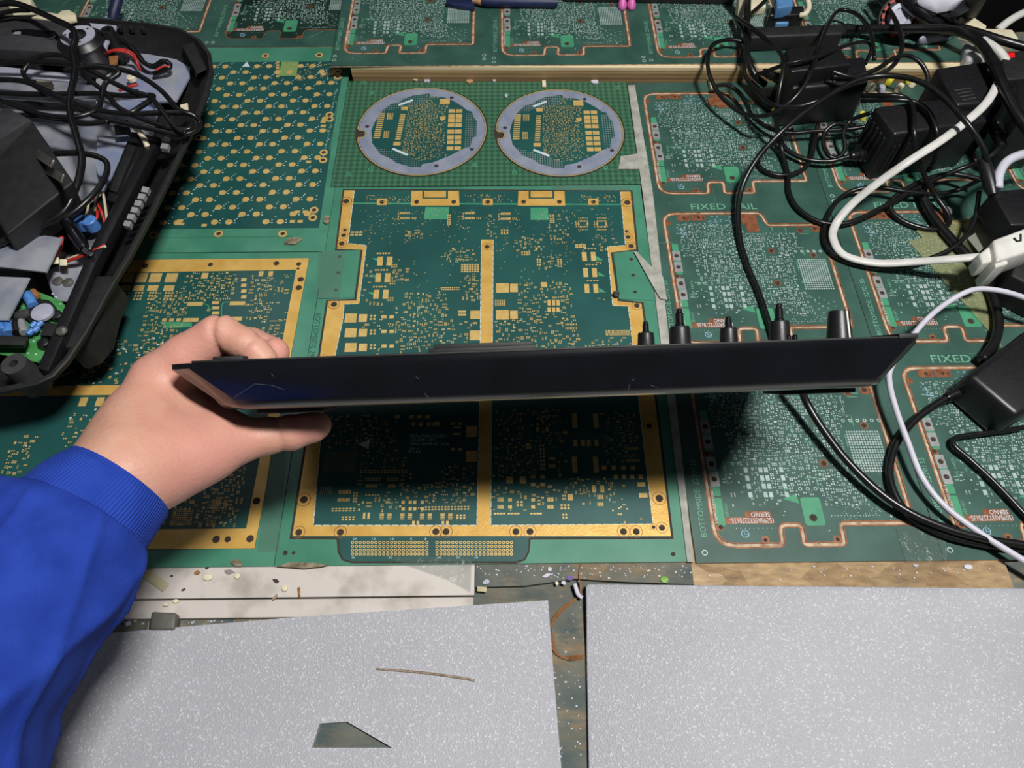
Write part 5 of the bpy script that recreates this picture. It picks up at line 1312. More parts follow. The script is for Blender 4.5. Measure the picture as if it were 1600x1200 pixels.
px_box('adapter_body', [(1397, 210), (1546, 188), (1512, 148), (1366, 166)], .056, .0003, 'black_plastic', a3_, .0032, .0)
for k in range(5):
    a, b = P(1372+6*k, 176+8.5*k, .050), None
    p0 = P(1366, 166, .056); p1 = P(1397, 210, .056); q = p0+(p1-p0)*(k+.6)/5.6; o_ = np.array([-.0004, -.0002, 0])
    MB().box((-.0012, -.0012, -.040), (.0012, .0012, -.010), lambda p, q=q: tuple(q+np.array([-.0008, 0, 0])+np.array(p))).build('side_slot', 'black_matt', a3_)
p0 = P(1397, 210, .056); p1 = P(1546, 188, .056)
for k in range(4):
    q = p0+(p1-p0)*(.08+.05*k); MB().box((-.0011, -.0010, -.046), (.0011, .0006, -.014), lambda p, q=q: tuple(q+np.array(p))).build('side_slot', 'black_matt', a3_)
relief(a3_, [(1368, 242), (1328, 244)], .014, .0085, .0045)
relief(a3_, [(1554, 196), (1566, 230)], .040, .0075, .0045)
a4_ = thing('power_adapter', 'black adapter with four louvre slots standing behind the large ribbed adapter', 'power adapter', tuple(P(1520, 160, 0)), g)
px_box('adapter_body', [(1496, 164), (1582, 156), (1544, 94), (1462, 106)], .064, .0003, 'black_plastic', a4_, .003, .02)
for k in range(4): px_box('vent_slot', [(1492+4*k, 142+5*k), (1518+2.5*k, 138+5*k), (1517+2.5*k, 136.5+5*k), (1491+4*k, 140.5+5*k)], .0645, .063, 'grey_dark', a4_, 0)
a5_ = thing('power_adapter', 'smooth black power brick at the right edge beside the white wire', 'power adapter', tuple(P(1590, 620, 0)), g)
px_box('brick_body', [(1590, 652), (1700, 588), (1606, 512), (1512, 586)], .034, .0003, 'black_plastic', a5_, .0050, .02, 4)
relief(a5_, [(1520, 604), (1478, 622)], .012, .0062, .0040)
a6_ = thing('cord_coupler', 'black cord coupler block at the right edge above the white plug', 'coupler', tuple(P(1585, 340, 0)), g)
px_box('coupler_body', [(1580, 352), (1640, 350), (1612, 293), (1550, 298)], .050, .0003, 'black_plastic', a6_, .002, .05)
a7_ = thing('socket_block', 'black socket block under the white plug at the right edge', 'socket', tuple(P(1610, 430, 0)), g)
px_box('socket_body', [(1580, 430), (1660, 470), (1670, 410), (1592, 395)], .034, .0003, 'black_matt', a7_, .002)
# white plug
wp = thing('white_plug', 'white power plug with a dark check mark feeding the black socket block', 'plug', tuple(P(1560, 400, .03)))
px_box('plug_body', [(1558, 408), (1622, 388), (1612, 352), (1552, 374)], .054, .030, 'white_plastic', wp, .0025, .03)
px_box('plug_neck', [(1536, 412), (1562, 404), (1556, 376), (1530, 396)], .048, .030, 'white_plastic', wp, .002, .03)
px_box('plug_flange', [(1556, 418), (1576, 412), (1572, 398), (1552, 404)], .050, .022, 'white_plastic', wp, .0012)
ck = MB(); ck.tube([P(1584, 372, .0545), P(1589, 377, .0545), P(1595, 376, .0545), P(1595, 366, .0545)], .0009, 5); ck.build('ink_mark', 'black_matt', wp)
# white cords
cable('flat white twin cord sweeping down to the white plug', [(1546, 106, .072), (1562, 116, .072), (1556, 136, .070), (1540, 162, .070), (1512, 188, .068), (1470, 220, .066), (1420, 252, .058), (1370, 287, .040), (1330, 320, .022), (1306, 350, .010), (1302, 374, .008), (1320, 399, .008), (1370, 411, .010), (1430, 409, .018), (1485, 405, .030), (1536, 401, .038)], .0039, 'white_cable', 'cable', .62, 'white cords at right', 8, seg=12)
cable('white cord running from the dark corner to the red display', [(1535, 62, .050), (1556, 76, .052), (1570, 92, .050), (1574, 104, .046)], .0048, 'white_cable', 'cable', .8, 'white cords at right', 8)
cable('pale cord at the far top right corner against the dark', [(1640, 5, .03), (1600, 20, .03), (1578, 32, .03), (1560, 46, .028)], .0045, 'white_cable', 'cable', .8, 'white cords at right', 8)
cable('short pale cord bending into the black coupler block', [(1640, 236, .05), (1600, 241, .054), (1574, 252, .056), (1561, 272, .056), (1559, 294, .052)], .0042, 'wire_white', 'cable', 1.0, 'white cords at right', 8)
MB().tube(smooth_curve([(1640, 482, .030), (1600, 465, .034), (1560, 454, .036), (1520, 453, .036), (1480, 473, .034), (1445, 502, .030), (1415, 540, .026), (1392, 575, .022), (1390, 600, .020), (1400, 640, .018), (1418, 690, .015), (1440, 745, .013), (1475, 790, .012), (1530, 832, .012), (1600, 876, .012), (1640, 900, .012)], 8), .0023, 10).build('cable', 'wire_white', smooth=True, label='thin white wire passing behind the controller and down to the right edge', cat='cable')
# black cables
B_ = 'black cable'
cable('black cable looping from beside the knobs up and over the adapters', [(1212, 540, .004), (1200, 500, .004), (1185, 455, .004), (1168, 415, .004), (1155, 365, .006), (1156, 305, .014), (1178, 255, .030), (1222, 205, .050), (1272, 165, .060), (1330, 130, .068), (1372, 119, .072), (1420, 122, .078), (1462, 142, .082), (1505, 185, .082), (1535, 228, .070), (1546, 262, .057)], .0026)
cable('black cable making the big round loop left of the adapters', [(1366, 92, .060), (1360, 50, .052), (1338, 22, .040), (1310, 17, .038), (1292, 42, .052), (1280, 75, .064), (1270, 105, .066), (1255, 136, .060), (1230, 163, .050), (1195, 181, .036), (1160, 177, .024), (1126, 150, .024), (1109, 118, .028), (1106, 92, .032), (1114, 70, .034), (1138, 62, .032), (1164, 66, .030)], .0022)
cable('black cable dropping past the slim brick and curling to the coupler block', [(1148, 26, .030), (1170, 40, .046), (1200, 64, .052), (1220, 84, .064), (1224, 106, .066), (1218, 140, .056), (1213, 175, .040), (1215, 206, .022), (1222, 236, .008), (1231, 272, .004), (1233, 300, .004), (1246, 325, .004), (1274, 344, .004), (1302, 350, .005), (1335, 345, .007), (1390, 318, .011), (1440, 290, .014), (1500, 264, .022), (1538, 250, .034), (1560, 232, .040)], .0023)
cable('black cable sagging across the front of the buried adapter', [(1147, 25, .026), (1163, 52, .036), (1167, 85, .040), (1163, 110, .036), (1169, 126, .034), (1186, 146, .036), (1207, 163, .044), (1240, 167, .050), (1276, 158, .056), (1306, 141, .060), (1340, 126, .064)], .0022)
cable('black cable winding under the round loop to the ribbed adapter', [(1114, 135, .010), (1136, 133, .014), (1156, 146, .012), (1168, 166, .010), (1176, 182, .008), (1204, 201, .010), (1236, 208, .012), (1272, 205, .014), (1325, 202, .016), (1362, 196, .020)], .0022)
cable('small black cable ring on the board left of the ribbed adapter', [(1238, 202, .010), (1220, 214, .008), (1194, 232, .004), (1184, 250, .003), (1190, 264, .003), (1212, 273, .004), (1238, 272, .004), (1260, 260, .005), (1269, 240, .006), (1274, 212, .008), (1278, 195, .010)], .0023)
cable('black cable entering the left strain relief of the ribbed adapter', [(1214, 200, .014), (1218, 218, .010), (1232, 236, .008), (1260, 249, .008), (1295, 252, .010), (1328, 244, .014)], .0024)
cable('black cable hoop beside the left end of the ribbed adapter', [(1335, 196, .018), (1305, 194, .020), (1288, 208, .014), (1287, 228, .010), (1296, 244, .008), (1310, 246, .008), (1320, 232, .012), (1318, 208, .018), (1330, 188, .024), (1362, 176, .040)], .0022)
cable('black cable arching in front of the plywood edge', [(1300, 120, .050), (1340, 118, .052), (1370, 108, .054), (1395, 92, .052), (1418, 87, .050), (1438, 98, .046), (1449, 118, .040), (1448, 140, .034)], .0023)
cable('black cable arch between buried adapter and louvred adapter', [(1180, 118, .034), (1230, 100, .066), (1275, 90, .068), (1320, 72, .060), (1352, 66, .052), (1362, 76, .046), (1352, 100, .040)], .0020)
cable('black cable tracing a wide oval under the white cord', [(1532, 280, .030), (1500, 296, .012), (1462, 303, .012), (1420, 300, .014), (1380, 294, .014), (1348, 294, .012), (1320, 304, .008), (1300, 325, .006), (1288, 355, .004), (1290, 382, .004), (1310, 402, .004), (1352, 415, .004), (1400, 418, .006), (1450, 405, .010), (1496, 382, .016), (1522, 345, .022), (1530, 300, .030)], .0022)
cable('black cable hanging over the ribbed adapter into a teardrop loop', [(1348, 150, .046), (1385, 149, .060), (1412, 152, .062), (1426, 168, .062), (1428, 205, .060), (1432, 240, .044), (1445, 275, .026), (1462, 306, .012), (1480, 332, .006), (1483, 348, .004), (1470, 358, .004), (1444, 357, .004), (1410, 345, .004), (1391, 326, .006), (1398, 308, .010), (1440, 283, .014), (1485, 272, .016), (1530, 280, .020)], .0024)
cable('second black cable hanging over the ribbed adapter', [(1346, 158, .044), (1395, 156, .060), (1430, 160, .062), (1452, 176, .062), (1463, 205, .058), (1464, 240, .040), (1450, 268, .020)], .0022)
cable('thick black cable running from under the ribbed adapter to the smooth brick', [(1440, 292, .010), (1446, 318, .007), (1462, 345, .006), (1490, 378, .006), (1516, 405, .006), (1538, 436, .006), (1553, 470, .006), (1560, 508, .007), (1552, 540, .009), (1534, 562, .010)], .0042)
cable('thick black cable from the smooth brick curving down to the bottom right', [(1490, 616, .012), (1462, 632, .010), (1430, 656, .008), (1402, 690, .006), (1390, 730, .005), (1396, 768, .005), (1420, 804, .005), (1468, 832, .005), (1530, 849, .005), (1600, 858, .005), (1650, 862, .005)], .0030)
cable('black cable hanging from the controller down to the bottom right', [(1246, 590, .030), (1252, 608, .026), (1262, 632, .020), (1284, 668, .016), (1320, 716, .013), (1368, 764, .011), (1420, 800, .011), (1480, 826, .011), (1540, 842, .011), (1600, 851, .011), (1650, 856, .011)], .0030)
cable('thin black cable bent sharply beside the smooth brick', [(1600, 668, .006), (1560, 674, .006), (1520, 679, .006), (1496, 683, .006), (1489, 690, .006), (1494, 700, .006), (1520, 722, .005), (1560, 760, .005), (1605, 808, .005), (1640, 845, .005)], .0021)
cable('thick black cable from the slim brick curving down the right side', [(1345, 46, ZS+.010), (1400, 45, .040), (1460, 45, .050), (1500, 50, .060), (1530, 66, .072), (1552, 100, .076), (1570, 140, .074), (1590, 180, .070), (1620, 220, .064)], .0048)
cable('thick black cable crossing the dark corner at top right', [(1470, 42, .040), (1500, 44, .046), (1530, 52, .050), (1565, 63, .052), (1600, 73, .052), (1640, 84, .052)], .0046)
cable('black cable draped over the black toy', [(1366, -5, .040), (1385, 10, .046), (1398, 30, .050), (1408, 55, .050), (1408, 80, .048), (1396, 102, .046), (1370, 118, .056), (1330, 120, .060), (1300, 112, .062)], .0024)
cable('thin black cable rising from the cream stick', [(1166, 30, .030), (1175, 20, .032), (1188, 8, .034), (1205, -8, .036)], .0020)
cable('black cable standing beside the cream stick', [(1168, -8, .045), (1168, 20, .040), (1166, 50, .036), (1168, 90, .030), (1180, 118, .022), (1196, 132, .014)], .0036)
plug = thing('barrel_plug', 'black barrel plug at the end of the cable over the coupler block', 'plug', tuple(P(1545, 280, .05)))
MB().tube([P(1535, 250, .058), P(1540, 262, .056), P(1548, 292, .050), P(1552, 305, .048)], [.0042, .0055, .0060, .0040], 14).build('plug_body', 'black_plastic', plug, smooth='auto')
bx2 = thing('barrel_plug', 'black ribbed plug poking out left of the buried adapter', 'plug', tuple(P(1180, 160, 0)))
MB().tube([P(1172, 130, .010), P(1182, 142, .008), P(1196, 158, .007), P(1208, 170, .006)], [.0040, .0052, .0052, .0034], 14).build('plug_body', 'black_plastic', bx2, smooth='auto')
MB().tube([P(1208, 170, .006), P(1222, 186, .005)], .0026, 10).build('plug_tip', 'yellow', bx2, smooth='auto')

# ------------------------------------------------------------------ clear plastic squares
def film(label, pts, z, m, name='clear_plastic_sheet', t=.0006, g='clear plastic offcuts at right'):
    return MB().prism(px_poly(pts, z), z-t, z).build(name, m, label=label, cat='plastic sheet', group=g)
film('yellowish clear plastic sheet lying under the thick black cable', [(1420, 377), (1512, 352), (1566, 545), (1548, 520)], .0016, 'clear_yellow')
film('yellowish clear plastic strip above the larger clear sheet', [(1432, 360), (1514, 338), (1522, 350), (1442, 372)], .0024, 'clear_yellow')
film('small clear plastic square touching the white plug', [(1512, 372), (1539, 353), (1553, 371), (1530, 394)], .014, 'clear_grey')

# ------------------------------------------------------------------ things on the shelf at the back
pen = thing('marker_pen', 'dark navy marker pen lying along the back of the shelf', 'pen', tuple(P(790, 4, ZS)))
MB().tube([P(752, 3, ZS+.006), P(760, 3, ZS+.006), P(866, 4, ZS+.006), P(871, 4, ZS+.006)], [.0040, .0056, .0056, .0050], 16).build('barrel', 'navy', pen, smooth='auto')
MB().tube([P(738, 1, ZS+.006), P(752, 3, ZS+.006)], [.0022, .0040], 12).build('tip', 'tan', pen, smooth='auto')
MB().prism(px_poly([(696, 4), (712, 7), (742, 11), (738, -6), (700, -8)], ZS+.006), ZS+.0002, ZS+.006).build('navy_rag', 'navy', label='crumpled navy rag at the back edge left of the pen', cat='rag', bevel=.0015)
for px, lab in ((967, 'left pink doll shoe at the back edge of the shelf'), (981, 'right pink doll shoe at the back edge of the shelf')):
    sh_ = thing('doll_shoe', lab, 'shoe', tuple(P(px+4, 9, ZS)), 'pink doll shoes')
    q = P(px+5, 12, ZS); 
    mb = MB(); rs = []
    for zz, s1, s2, yo in ((0, .9, .9, 0), (.002, 1, 1, 0), (.005, .95, .95, .0004), (.008, .70, .62, .003), (.012, .52, .42, .005), (.022, .46, .38, .006)):
        rs.append([q+np.array((.0052*s1*math.cos(2*math.pi*k/16), yo+.0080*s2*math.sin(2*math.pi*k/16), zz+.0002)) for k in range(16)])
    mb.rings(rs); mb.build('shoe_body', 'pink', sh_, smooth=True)
px_box('black_case', [(880, -12), (1150, -8), (1150, -40), (880, -40)], ZS+.012, ZS+.0002, 'black_matt', None, .002).name = 'black_case'
o = bpy.data.objects['black_case']; setp(o, 'long black case along the back edge of the shelf', 'case')
st = MB().tube([P(1158, 24, ZS+.004), P(1160, 0, ZS+.020), P(1163, -30, ZS+.040)], .0066, 8); st.build('wooden_stick', 'cream', label='cream wooden stick leaning at the back of the shelf', cat='stick', smooth='auto')
cl = thing('plastic_clip', 'light blue and black plastic clip on the shelf behind the slim brick', 'clip', tuple(P(1228, 20, ZS)))
px_box('blue_head', [(1214, 12), (1240, 8), (1238, -14), (1212, -12)], ZS+.026, ZS+.012, 'sky_plastic', cl, .002)
px_box('black_jaw', [(1202, 24), (1258, 22), (1256, 8), (1204, 10)], ZS+.016, ZS+.0002, 'black_plastic', cl, .002)
px_box('blue_foot', [(1212, 36), (1233, 36), (1232, 26), (1212, 26)], ZS+.008, ZS+.0002, 'sky_plastic', cl, .0015)
MB().tube(smooth_curve([(1262, 0, ZS+.020), (1264, 12, ZS+.018), (1258, 22, ZS+.016), (1250, 24, ZS+.014)], 6), .0030, 8).build('cream_hook', 'cream', cl, smooth=True)
px_box('cream_wedge', [(1172, 14), (1198, 10), (1196, -6), (1174, -4)], ZS+.010, ZS+.0002, 'cream', None, .002); setp(bpy.data.objects['cream_wedge'], 'cream scrap wedge beside the cream wooden stick', 'scrap')
# glossy toy
toy = thing('toy_vehicle', 'glossy black toy with a grey wheel ringed in red marks, wrapped in tissue', 'toy', tuple(P(1420, 40, ZS)))
body = catmull([P(1398, -26, .050), P(1424, -8, .056), P(1446, 12, .052), P(1468, 34, .042), P(1478, 42, .034)], 6)
MB().tube(body, [.020-.009*abs(i/(len(body)-1)-.4) for i in range(len(body))], 18, flat=.62).build('glossy_shell', 'black_gloss', toy, smooth=True)
body = catmull([P(1424, -26, .062), P(1452, -8, .064), P(1474, 12, .058), P(1482, 26, .048)], 6)
MB().tube(body, .012, 14, flat=.5).build('rear_cowl', 'grey_dark', toy, smooth=True)
wc = P(1406, 26, ZS+.024); wn = np.array([-.15, -.75, .65]); wn /= np.linalg.norm(wn); wa = np.cross(wn, [0, 0, 1]); wa /= np.linalg.norm(wa); wb = np.cross(wn, wa)
WM = lambda p: wc+wa*p[0]+wb*p[1]+wn*p[2]
MB().lathe([(.0130, -.004), (.0132, .003), (.0085, .0042), (.0080, .002), (.0001, .002)], WM, 28).build('wheel', 'grey_lavender', toy, smooth='auto')
for k in range(14):
    a_ = 2*math.pi*k/14+.1
    def WB(p, a_=a_): r_, t_, z_ = p; return WM((r_*math.cos(a_)-t_*math.sin(a_), r_*math.sin(a_)+t_*math.cos(a_), z_))
    MB().box((.0165, -.0024, -.002), (.0192, .0024, .003), WB).build('red_mark', 'toy_red', toy)
MB().lathe([(.0145, -.006), (.0210, -.006), (.0210, -.001), (.0145, -.001)], WM, 28).build('tyre', 'black_matt', toy, smooth='auto')
px_box('grey_base', [(1436, 58), (1492, 50), (1502, 28), (1466, 34)], ZS+.012, ZS+.0002, 'grey_lavender', toy, .003)
tis = MB(); rg = random.Random(8); q = P(1475, 2, .060); rs = []
for i in range(11):
    th = math.pi*(i+.5)/11; rs.append([q+np.array((.030*math.sin(th)*math.cos(f)*(1+.28*rg.uniform(-1, 1)), .018*math.sin(th)*math.sin(f)*(1+.28*rg.uniform(-1, 1)), .016*math.cos(th)*(1+.3*rg.uniform(-1, 1)))) for f in [2*math.pi*k/16 for k in range(16)]])
tis.rings(rs).build('tissue_wad', 'tissue', smooth=True, label='crumpled white tissue wad stuffed on the black toy', cat='tissue')
px_box('wooden_offcut', [(1540, 76), (1592, 60), (1582, 46), (1534, 44)], .030, .014, 'cream', None, .001); setp(bpy.data.objects['wooden_offcut'], 'cream wooden offcut sticking out at the far right end of the shelf', 'wood')
px_box('wooden_batten', [(1502, 36), (1540, 48), (1542, 40), (1506, 16)], .034, .016, 'cream', None, .001); setp(bpy.data.objects['wooden_batten'], 'pale wooden batten beside the black toy and the dark corner', 'wood')
px_box('crumpled_foam', [(1512, 92), (1546, 94), (1540, 70), (1508, 64)], .030, .003, 'foam_edge', None, .004); setp(bpy.data.objects['crumpled_foam'], 'dirty white foam lump behind the louvred adapter', 'foam')
MB().tube([P(1508, 32, .01), P(1535, -20, .10)], .009, 10).build('metal_post', 'post_grey', smooth='auto', label='grey metal post in the dark top right corner', cat='post')
pm = thing('power_meter', 'small black box with a red lit display at the right edge', 'meter', tuple(P(1590, 110, 0)))
px_box('meter_body', [(1570, 125), (1640, 118), (1640, 76), (1566, 80)], .052, .0003, 'black_matt', pm, .002)
px_box('red_display', [(1572, 90), (1586, 89), (1585, 82), (1571, 83)], .0526, .0516, 'led_red', pm, 0)
px_box('black_case', [(1592, 190), (1660, 186), (1660, 120), (1588, 122)], .060, .0003, 'black_plastic', None, .003); setp(bpy.data.objects['black_case.001'], 'black rounded case at the right edge below the red display', 'case')

# small loose parts between the adapters
def bit(name, px, py, w_, hgt, m, lab, rot=0.0, t=.0012, z=0.0, kind='rect', cat='scrap', g=None):
    x, y = XY(px, py, z); sx, sy = size_at(px, py, z); w_ *= sx; hgt *= sy; c, s_ = math.cos(rot), math.sin(rot)
    rg = random.Random(int(px*7+py))
    if kind == 'rect': pts = [(-w_/2, -hgt/2), (w_/2, -hgt/2), (w_/2, hgt/2), (-w_/2, hgt/2)]
    elif kind == 'round': pts = circ(0, 0, w_/2, 16, hgt/2)
    else: pts = [(w_/2*math.cos(a)*rg.uniform(.6, 1.1), hgt/2*math.sin(a)*rg.uniform(.6, 1.1)) for a in [2*math.pi*k/9 for k in range(9)]]
    pts = [(x+a*c-b*s_, y+a*s_+b*c) for a, b in pts]
    return MB().prism(pts, z+.0001, z+t).build(name, m, label=lab, cat=cat, group=g, bevel=min(t*.3, .0003) if kind != 'shred' else 0)
for i, (px, py, m, lab) in enumerate(((1386, 132, 'yellow', 'yellow connector in the junk in front of the plywood edge'), (1418, 129, 'yellow', 'small yellow cap right of the yellow connector'), (1424, 134, 'cream', 'white cap beside the small yellow cap'), (1378, 144, 'grey_lavender', 'pale cap below the yellow connector'), (1402, 142, 'cream', 'white clip in the junk in front of the plywood edge'), (1348, 186, 'yellow', 'yellow tip left of the ribbed adapter'), (1358, 142, 'cream', 'cream bit left of the yellow connector'))):
    up_cyl('small_connector', px, py, .0005, .007, .0034, m, (.3*(-1)**i, .2), None, 12); setp(bpy.data.objects['small_connector' if i == 0 else 'small_connector.%03d' % i], lab, 'connector', 'small connectors among the adapters')
bit('copper_tag', 1119, 160, 26, 12, 'copper_brown', 'bare copper tag under the round cable loop', 0, .0012, 0)
bit('white_clip', 1110, 136, 6, 14, 'cream', 'white clip at the end of the plywood edge', 0, .006, 0)

# ------------------------------------------------------------------ tape and debris
film('dusty whitish tape strip between the gold panel and the dark panels', [(981, 133), (992, 133), (1020, 300), (1084, 878), (1074, 878), (1004, 300)], .0011, 'dust_tape', 'tape_strip', .0006, 'tape on the boards')
film('dusty tape tab beside the right round board', [(970, 244), (996, 240), (1002, 264), (966, 264)], .0014, 'dust_tape', 'tape_strip', .0004, 'tape on the boards')
film('torn dusty tape flap on the green tab of the gold panel', [(990, 392), (996, 394), (1026, 425), (1036, 432), (1042, 468), (1032, 466), (1022, 450)], .0030, 'dust_tape', 'tape_strip', .0008, 'tape on the boards')
film('clear shiny tape between the gold panels by the hand', [(424, 700), (446, 700), (436, 860), (402, 862)], .0009, 'clear_tape', 'tape_strip', .0004, 'tape on the boards')
film('clear tape along the top edge of the gold panel', [(862, 289), (985, 290), (984, 298), (866, 297)], .0012, 'clear_tape', 'tape_strip', .0004, 'tape on the boards')
film('clear tape over the front corner of the right hand panel', [(1400, 824), (1476, 820), (1480, 876), (1416, 878)], .0012, 'clear_tape', 'tape_strip', .0004, 'tape on the boards')
film('clear tape over the green tab left of the gold panel', [(498, 392), (540, 392), (530, 466), (494, 466)], .0016, 'clear_tape', 'tape_strip', .0004, 'tape on the boards')
film('clear tape across the front of the white plank and gold panel', [(600, 870), (738, 870), (736, 925), (700, 905)], .0008, 'clear_tape', 'tape_strip', .0004, 'tape on the boards')
Zp = -.0020
q = [('tape_scrap', 243, 907, 46, 14, 'beige_tape', 'beige tape scrap stuck on the white plank', -.55, 'rect'), ('scrap', 188, 918, 14, 16, 'scrap_grey', 'grey scrap on the white plank next to the sleeve', .3, 'shred'), ('scrap', 309, 895, 11, 8, 'orange', 'rusty blot on the white plank near the panel edge', 0, 'shred'),
     ('scrap', 326, 903, 14, 10, 'cream', 'white glue blob on the white plank, left of the plastic washer', 0, 'round'), ('scrap', 358, 894, 18, 8, 'scrap_grey', 'grey flake on the white plank under the panel edge', -.1, 'shred'), ('washer', 372, 901, 8, 9, 'cream', 'small white plastic washer on the white plank', 0, 'round'),
     ('scrap', 269, 900, 4, 4, 'scrap_dark', 'black speck beside the beige tape scrap', 0, 'shred'), ('scrap', 287, 922, 8, 4, 'scrap_dark', 'dark sliver on the white plank above the groove', .6, 'shred'), ('scrap', 182, 959, 9, 4, 'scrap_dark', 'dark chip on the front strip near the sleeve', .5, 'shred'),
     ('scrap', 432, 908, 12, 6, 'scrap_dark', 'black shard on the plank below the tape', -.4, 'shred'), ('pushpin_head', 446, 920, 9, 10, 'cream', 'white pin head beside the screw on the plank', 0, 'round'), ('scrap', 260, 945, 8, 6, 'cream', 'pale glue drop on the front strip', 0, 'round'),
     ('scrap', 276, 940, 10, 6, 'cream', 'pale glue drop at the groove of the plank', 0, 'round'), ('scrap', 324, 888, 6, 4, 'scrap_dark', 'black crumb by the panel edge on the white plank', .5, 'shred'), ('scrap', 430, 934, 14, 5, 'scrap_brown', 'brown splinter across the groove of the plank', .9, 'shred')]
for nm, a, b, ww, hh, m, lab, rot, kd in q: bit(nm, a, b, ww, hh, m, lab, rot, .0011 if m not in ('cream',) else .002, Zp, kd, 'scrap')
MB().tube([P(467, 918, Zp+.002), P(468, 934, Zp+.0015)], [.0009, .0007], 8).build('small_screw', 'orange', label='small brown screw lying across the plank groove', cat='screw', smooth=True)
q = [('scrap', 753, 921, 15, 8, 'beige_tape', 'pale yellow paper scrap at the end of the white plank', -.1, 'rect'), ('scrap', 760, 910, 14, 9, 'grey_lavender', 'white flake beside the pale yellow scrap', .2, 'shred'), ('sticker_dot', 1038, 906, 13, 11, 'sticker_green', 'round green sticker dot at the edge of the chipboard', 0, 'round'),
     ('scrap', 890, 904, 13, 9, 'purple', 'purple flake on the painted chipboard', 0, 'shred'), ('scrap', 881, 911, 9, 7, 'tissue', 'white flake next to the purple flake', 0, 'shred'), ('scrap', 859, 890, 8, 7, 'tissue', 'white crumb on the painted chipboard under the gold panel', 0, 'shred'),
     ('scrap', 870, 912, 6, 7, 'cream', 'cream crumb near the thread', .3, 'shred'), ('scrap', 853, 900, 16, 6, 'tissue', 'white shred on the painted chipboard', .4, 'shred'), ('scrap', 1513, 886, 16, 10, 'tissue', 'white torn scrap on the raw chipboard', 0, 'shred'), ('scrap', 1430, 884, 10, 5, 'grey_lavender', 'pale scrap at the front edge of the right panel', 0, 'shred')]
for nm, a, b, ww, hh, m, lab, rot, kd in q: bit(nm, a, b, ww, hh, m, lab, rot, .0010, -.0020, kd, 'scrap')
MB().tube(smooth_curve([(898, 912, -.001), (903, 928, -.001), (910, 934, -.002)], 4), .0016, 6, flat=.5).build('white_ribbon', 'tissue', smooth=True, label='white plastic shred beside the right foam sheet', cat='scrap')
th = thing('thread_bundle', 'loose bundle of brown thread on the bench between the foam sheets', 'thread', tuple(P(880, 990, BZ)))
for k in range(6):
    e = k*1.5
    MB().tube(smooth_curve([(906+e*.4, 882, -.0016), (904, 900, -.0012), (906+e*.4, 915, -.0020), (904, 930, -.0045), (893-e, 944, -.0050), (878-e, 956, -.0052), (865-e*.6, 975, -.0052), (861+e*.5, 995, -.0052), (863+e*.7, 1014, -.0052), (874+e*.5, 1026, -.0052), (892, 1032-e, -.0052), (912, 1028-e*.6, -.0052)], 6), .00026, 5).build('strand', 'thread', th, smooth=True)
# stick on the foam, grey block at the plank
fz = BZ+ft
MB().tube(smooth_curve([(588, 1045, fz+.0004), (650, 1050, fz+.0006), (700, 1056, fz+.0006), (742, 1063, fz+.0004)], 5), .0008, 6, flat=.4).build('wood_splinter', 'scrap_brown', smooth=True, label='thin brown wood splinter lying on the left foam sheet', cat='splinter')
kb = thing('key_block', 'small grey plastic block with a metal tab at the edge of the left foam sheet', 'block', tuple(P(252, 970, BZ)))
px_box('block_body', [(232, 984), (272, 984), (275, 957), (236, 955)], .0040, BZ+.0002, 'grey_key', kb, .0018)
px_box('metal_tab', [(224, 986), (231, 985), (234, 972), (229, 972)], .0010, BZ+.0002, 'steel', kb, .0003)
q = [('scrap', 170, 972, 14, 10, 'tissue', 'white crumb on the bench left of the grey block', 0, 'shred'), ('scrap', 201, 975, 10, 10, 'tissue', 'white blue-tinged crumb near the grey block', 0, 'shred'), ('scrap', 212, 969, 4, 8, 'beige_tape', 'cream sliver beside the grey block', .3, 'rect')]
for nm, a, b, ww, hh, m, lab, rot, kd in q: bit(nm, a, b, ww, hh, m, lab, rot, .0012, BZ, kd, 'scrap')
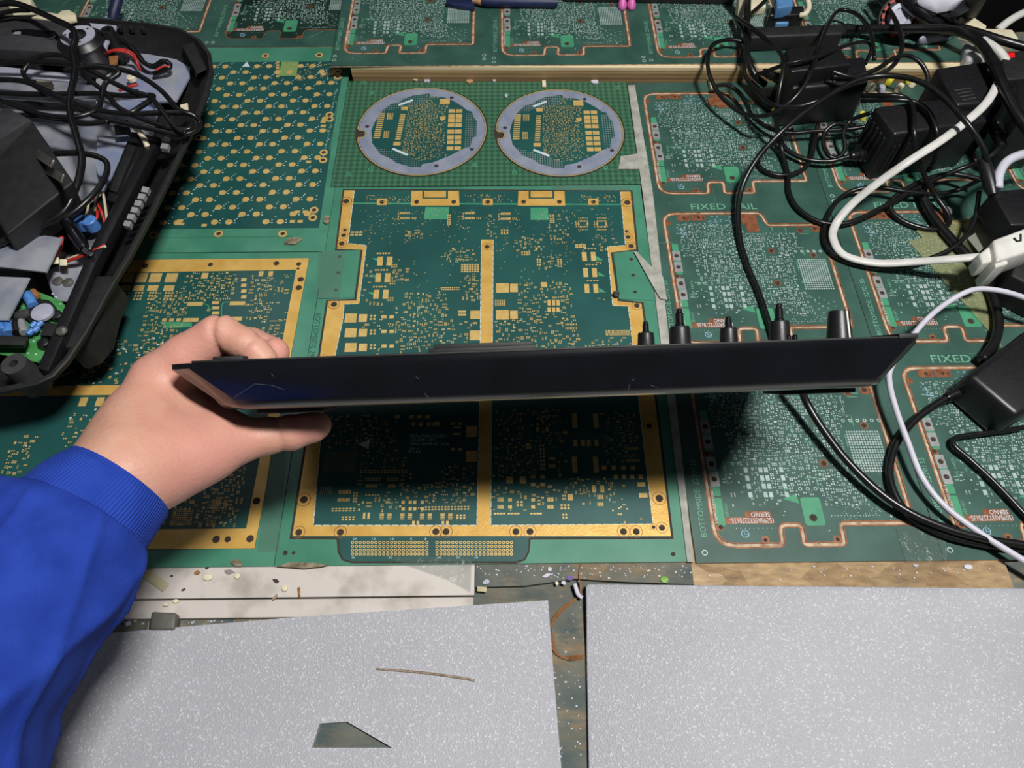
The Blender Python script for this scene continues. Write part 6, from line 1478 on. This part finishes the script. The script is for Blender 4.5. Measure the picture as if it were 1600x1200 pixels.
q = [('wood_chip', 734, 128, 14, 7, 'tan', 'curled tan wood chip at the foot of the plywood edge', -.5, 'shred'), ('scrap', 668, 127, 10, 8, 'grey_lavender', 'grey plastic curl at the foot of the plywood edge', -.5, 'shred'), ('scrap', 850, 132, 6, 10, 'cream', 'cream wire end at the foot of the plywood edge', 0, 'rect'), ('scrap', 930, 129, 13, 6, 'tissue', 'white crumb at the foot of the plywood edge', 0, 'shred'), ('scrap', 772, 127, 7, 4, 'tissue', 'white curl on the checkered panel', .2, 'shred'), ('scrap', 646, 125, 14, 2, 'cream', 'pale splinter at the foot of the plywood edge', -.4, 'rect'),
     ('scrap', 791, 151, 5, 6, 'grey_lavender', 'pale dot above the gap between the round boards', 0, 'round'), ('glue_blob', 510, 345, 14, 16, 'dirt', 'dark dried glue blob at the corner of the contact-dot panel', 0, 'shred'), ('glue_blob', 458, 378, 30, 12, 'dirt', 'fluffy dirt on the lower strip of the contact-dot panel', .2, 'shred'), ('scrap', 370, 880, 26, 12, 'dirt', 'greenish dried glue at the front edge of the left gold panel', -.4, 'shred'), ('scrap', 470, 884, 80, 10, 'dirt', 'crusty dirt under the front left corner of the gold panel', 0, 'shred'), ('scrap', 1480, 330, 14, 12, 'tissue', 'white blob under the teardrop cable loop', 0, 'round')]
for nm, a, b, ww, hh, m, lab, rot, kd in q: bit(nm, a, b, ww, hh, m, lab, rot, .0016, .0004, kd, 'scrap')
ms = thing('small_bolt', 'tiny dark bolt standing on the gold border right of the board', 'bolt', tuple(P(962, 463, .0006)))
q = P(962, 463, .0006)
MB().lathe([(.0014, 0), (.0014, .003), (.0030, .003), (.0030, .0044), (.0022, .0050), (.0001, .0046)], lambda p: q+np.array(p), 12).build('bolt_head', 'grey_dark', ms, smooth='auto')

cr_ = MB(); rgc = random.Random(21)
for _ in range(230):
    k_ = rgc.random()
    if k_ < .45: a_, b_, z_ = rgc.uniform(745, 1080), rgc.uniform(884, 904), -.0021
    elif k_ < .62: a_, b_, z_ = rgc.uniform(1085, 1580), rgc.uniform(884, 906), -.0021
    elif k_ < .85: a_, b_, z_ = rgc.uniform(866, 912), rgc.uniform(930, 1190), BZ
    else: a_, b_, z_ = rgc.uniform(175, 420), rgc.uniform(970, 976), BZ
    x_, y_ = XY(a_, b_, z_); s_ = rgc.uniform(.0003, .0011)
    cr_.rect(x_, y_, s_*rgc.uniform(.6, 1.6), s_, z_, z_+.0006)
cr_.build('crumbs', 'tissue', label='fine pale crumbs scattered over the bench and chipboard edge', cat='crumbs', kind='stuff')
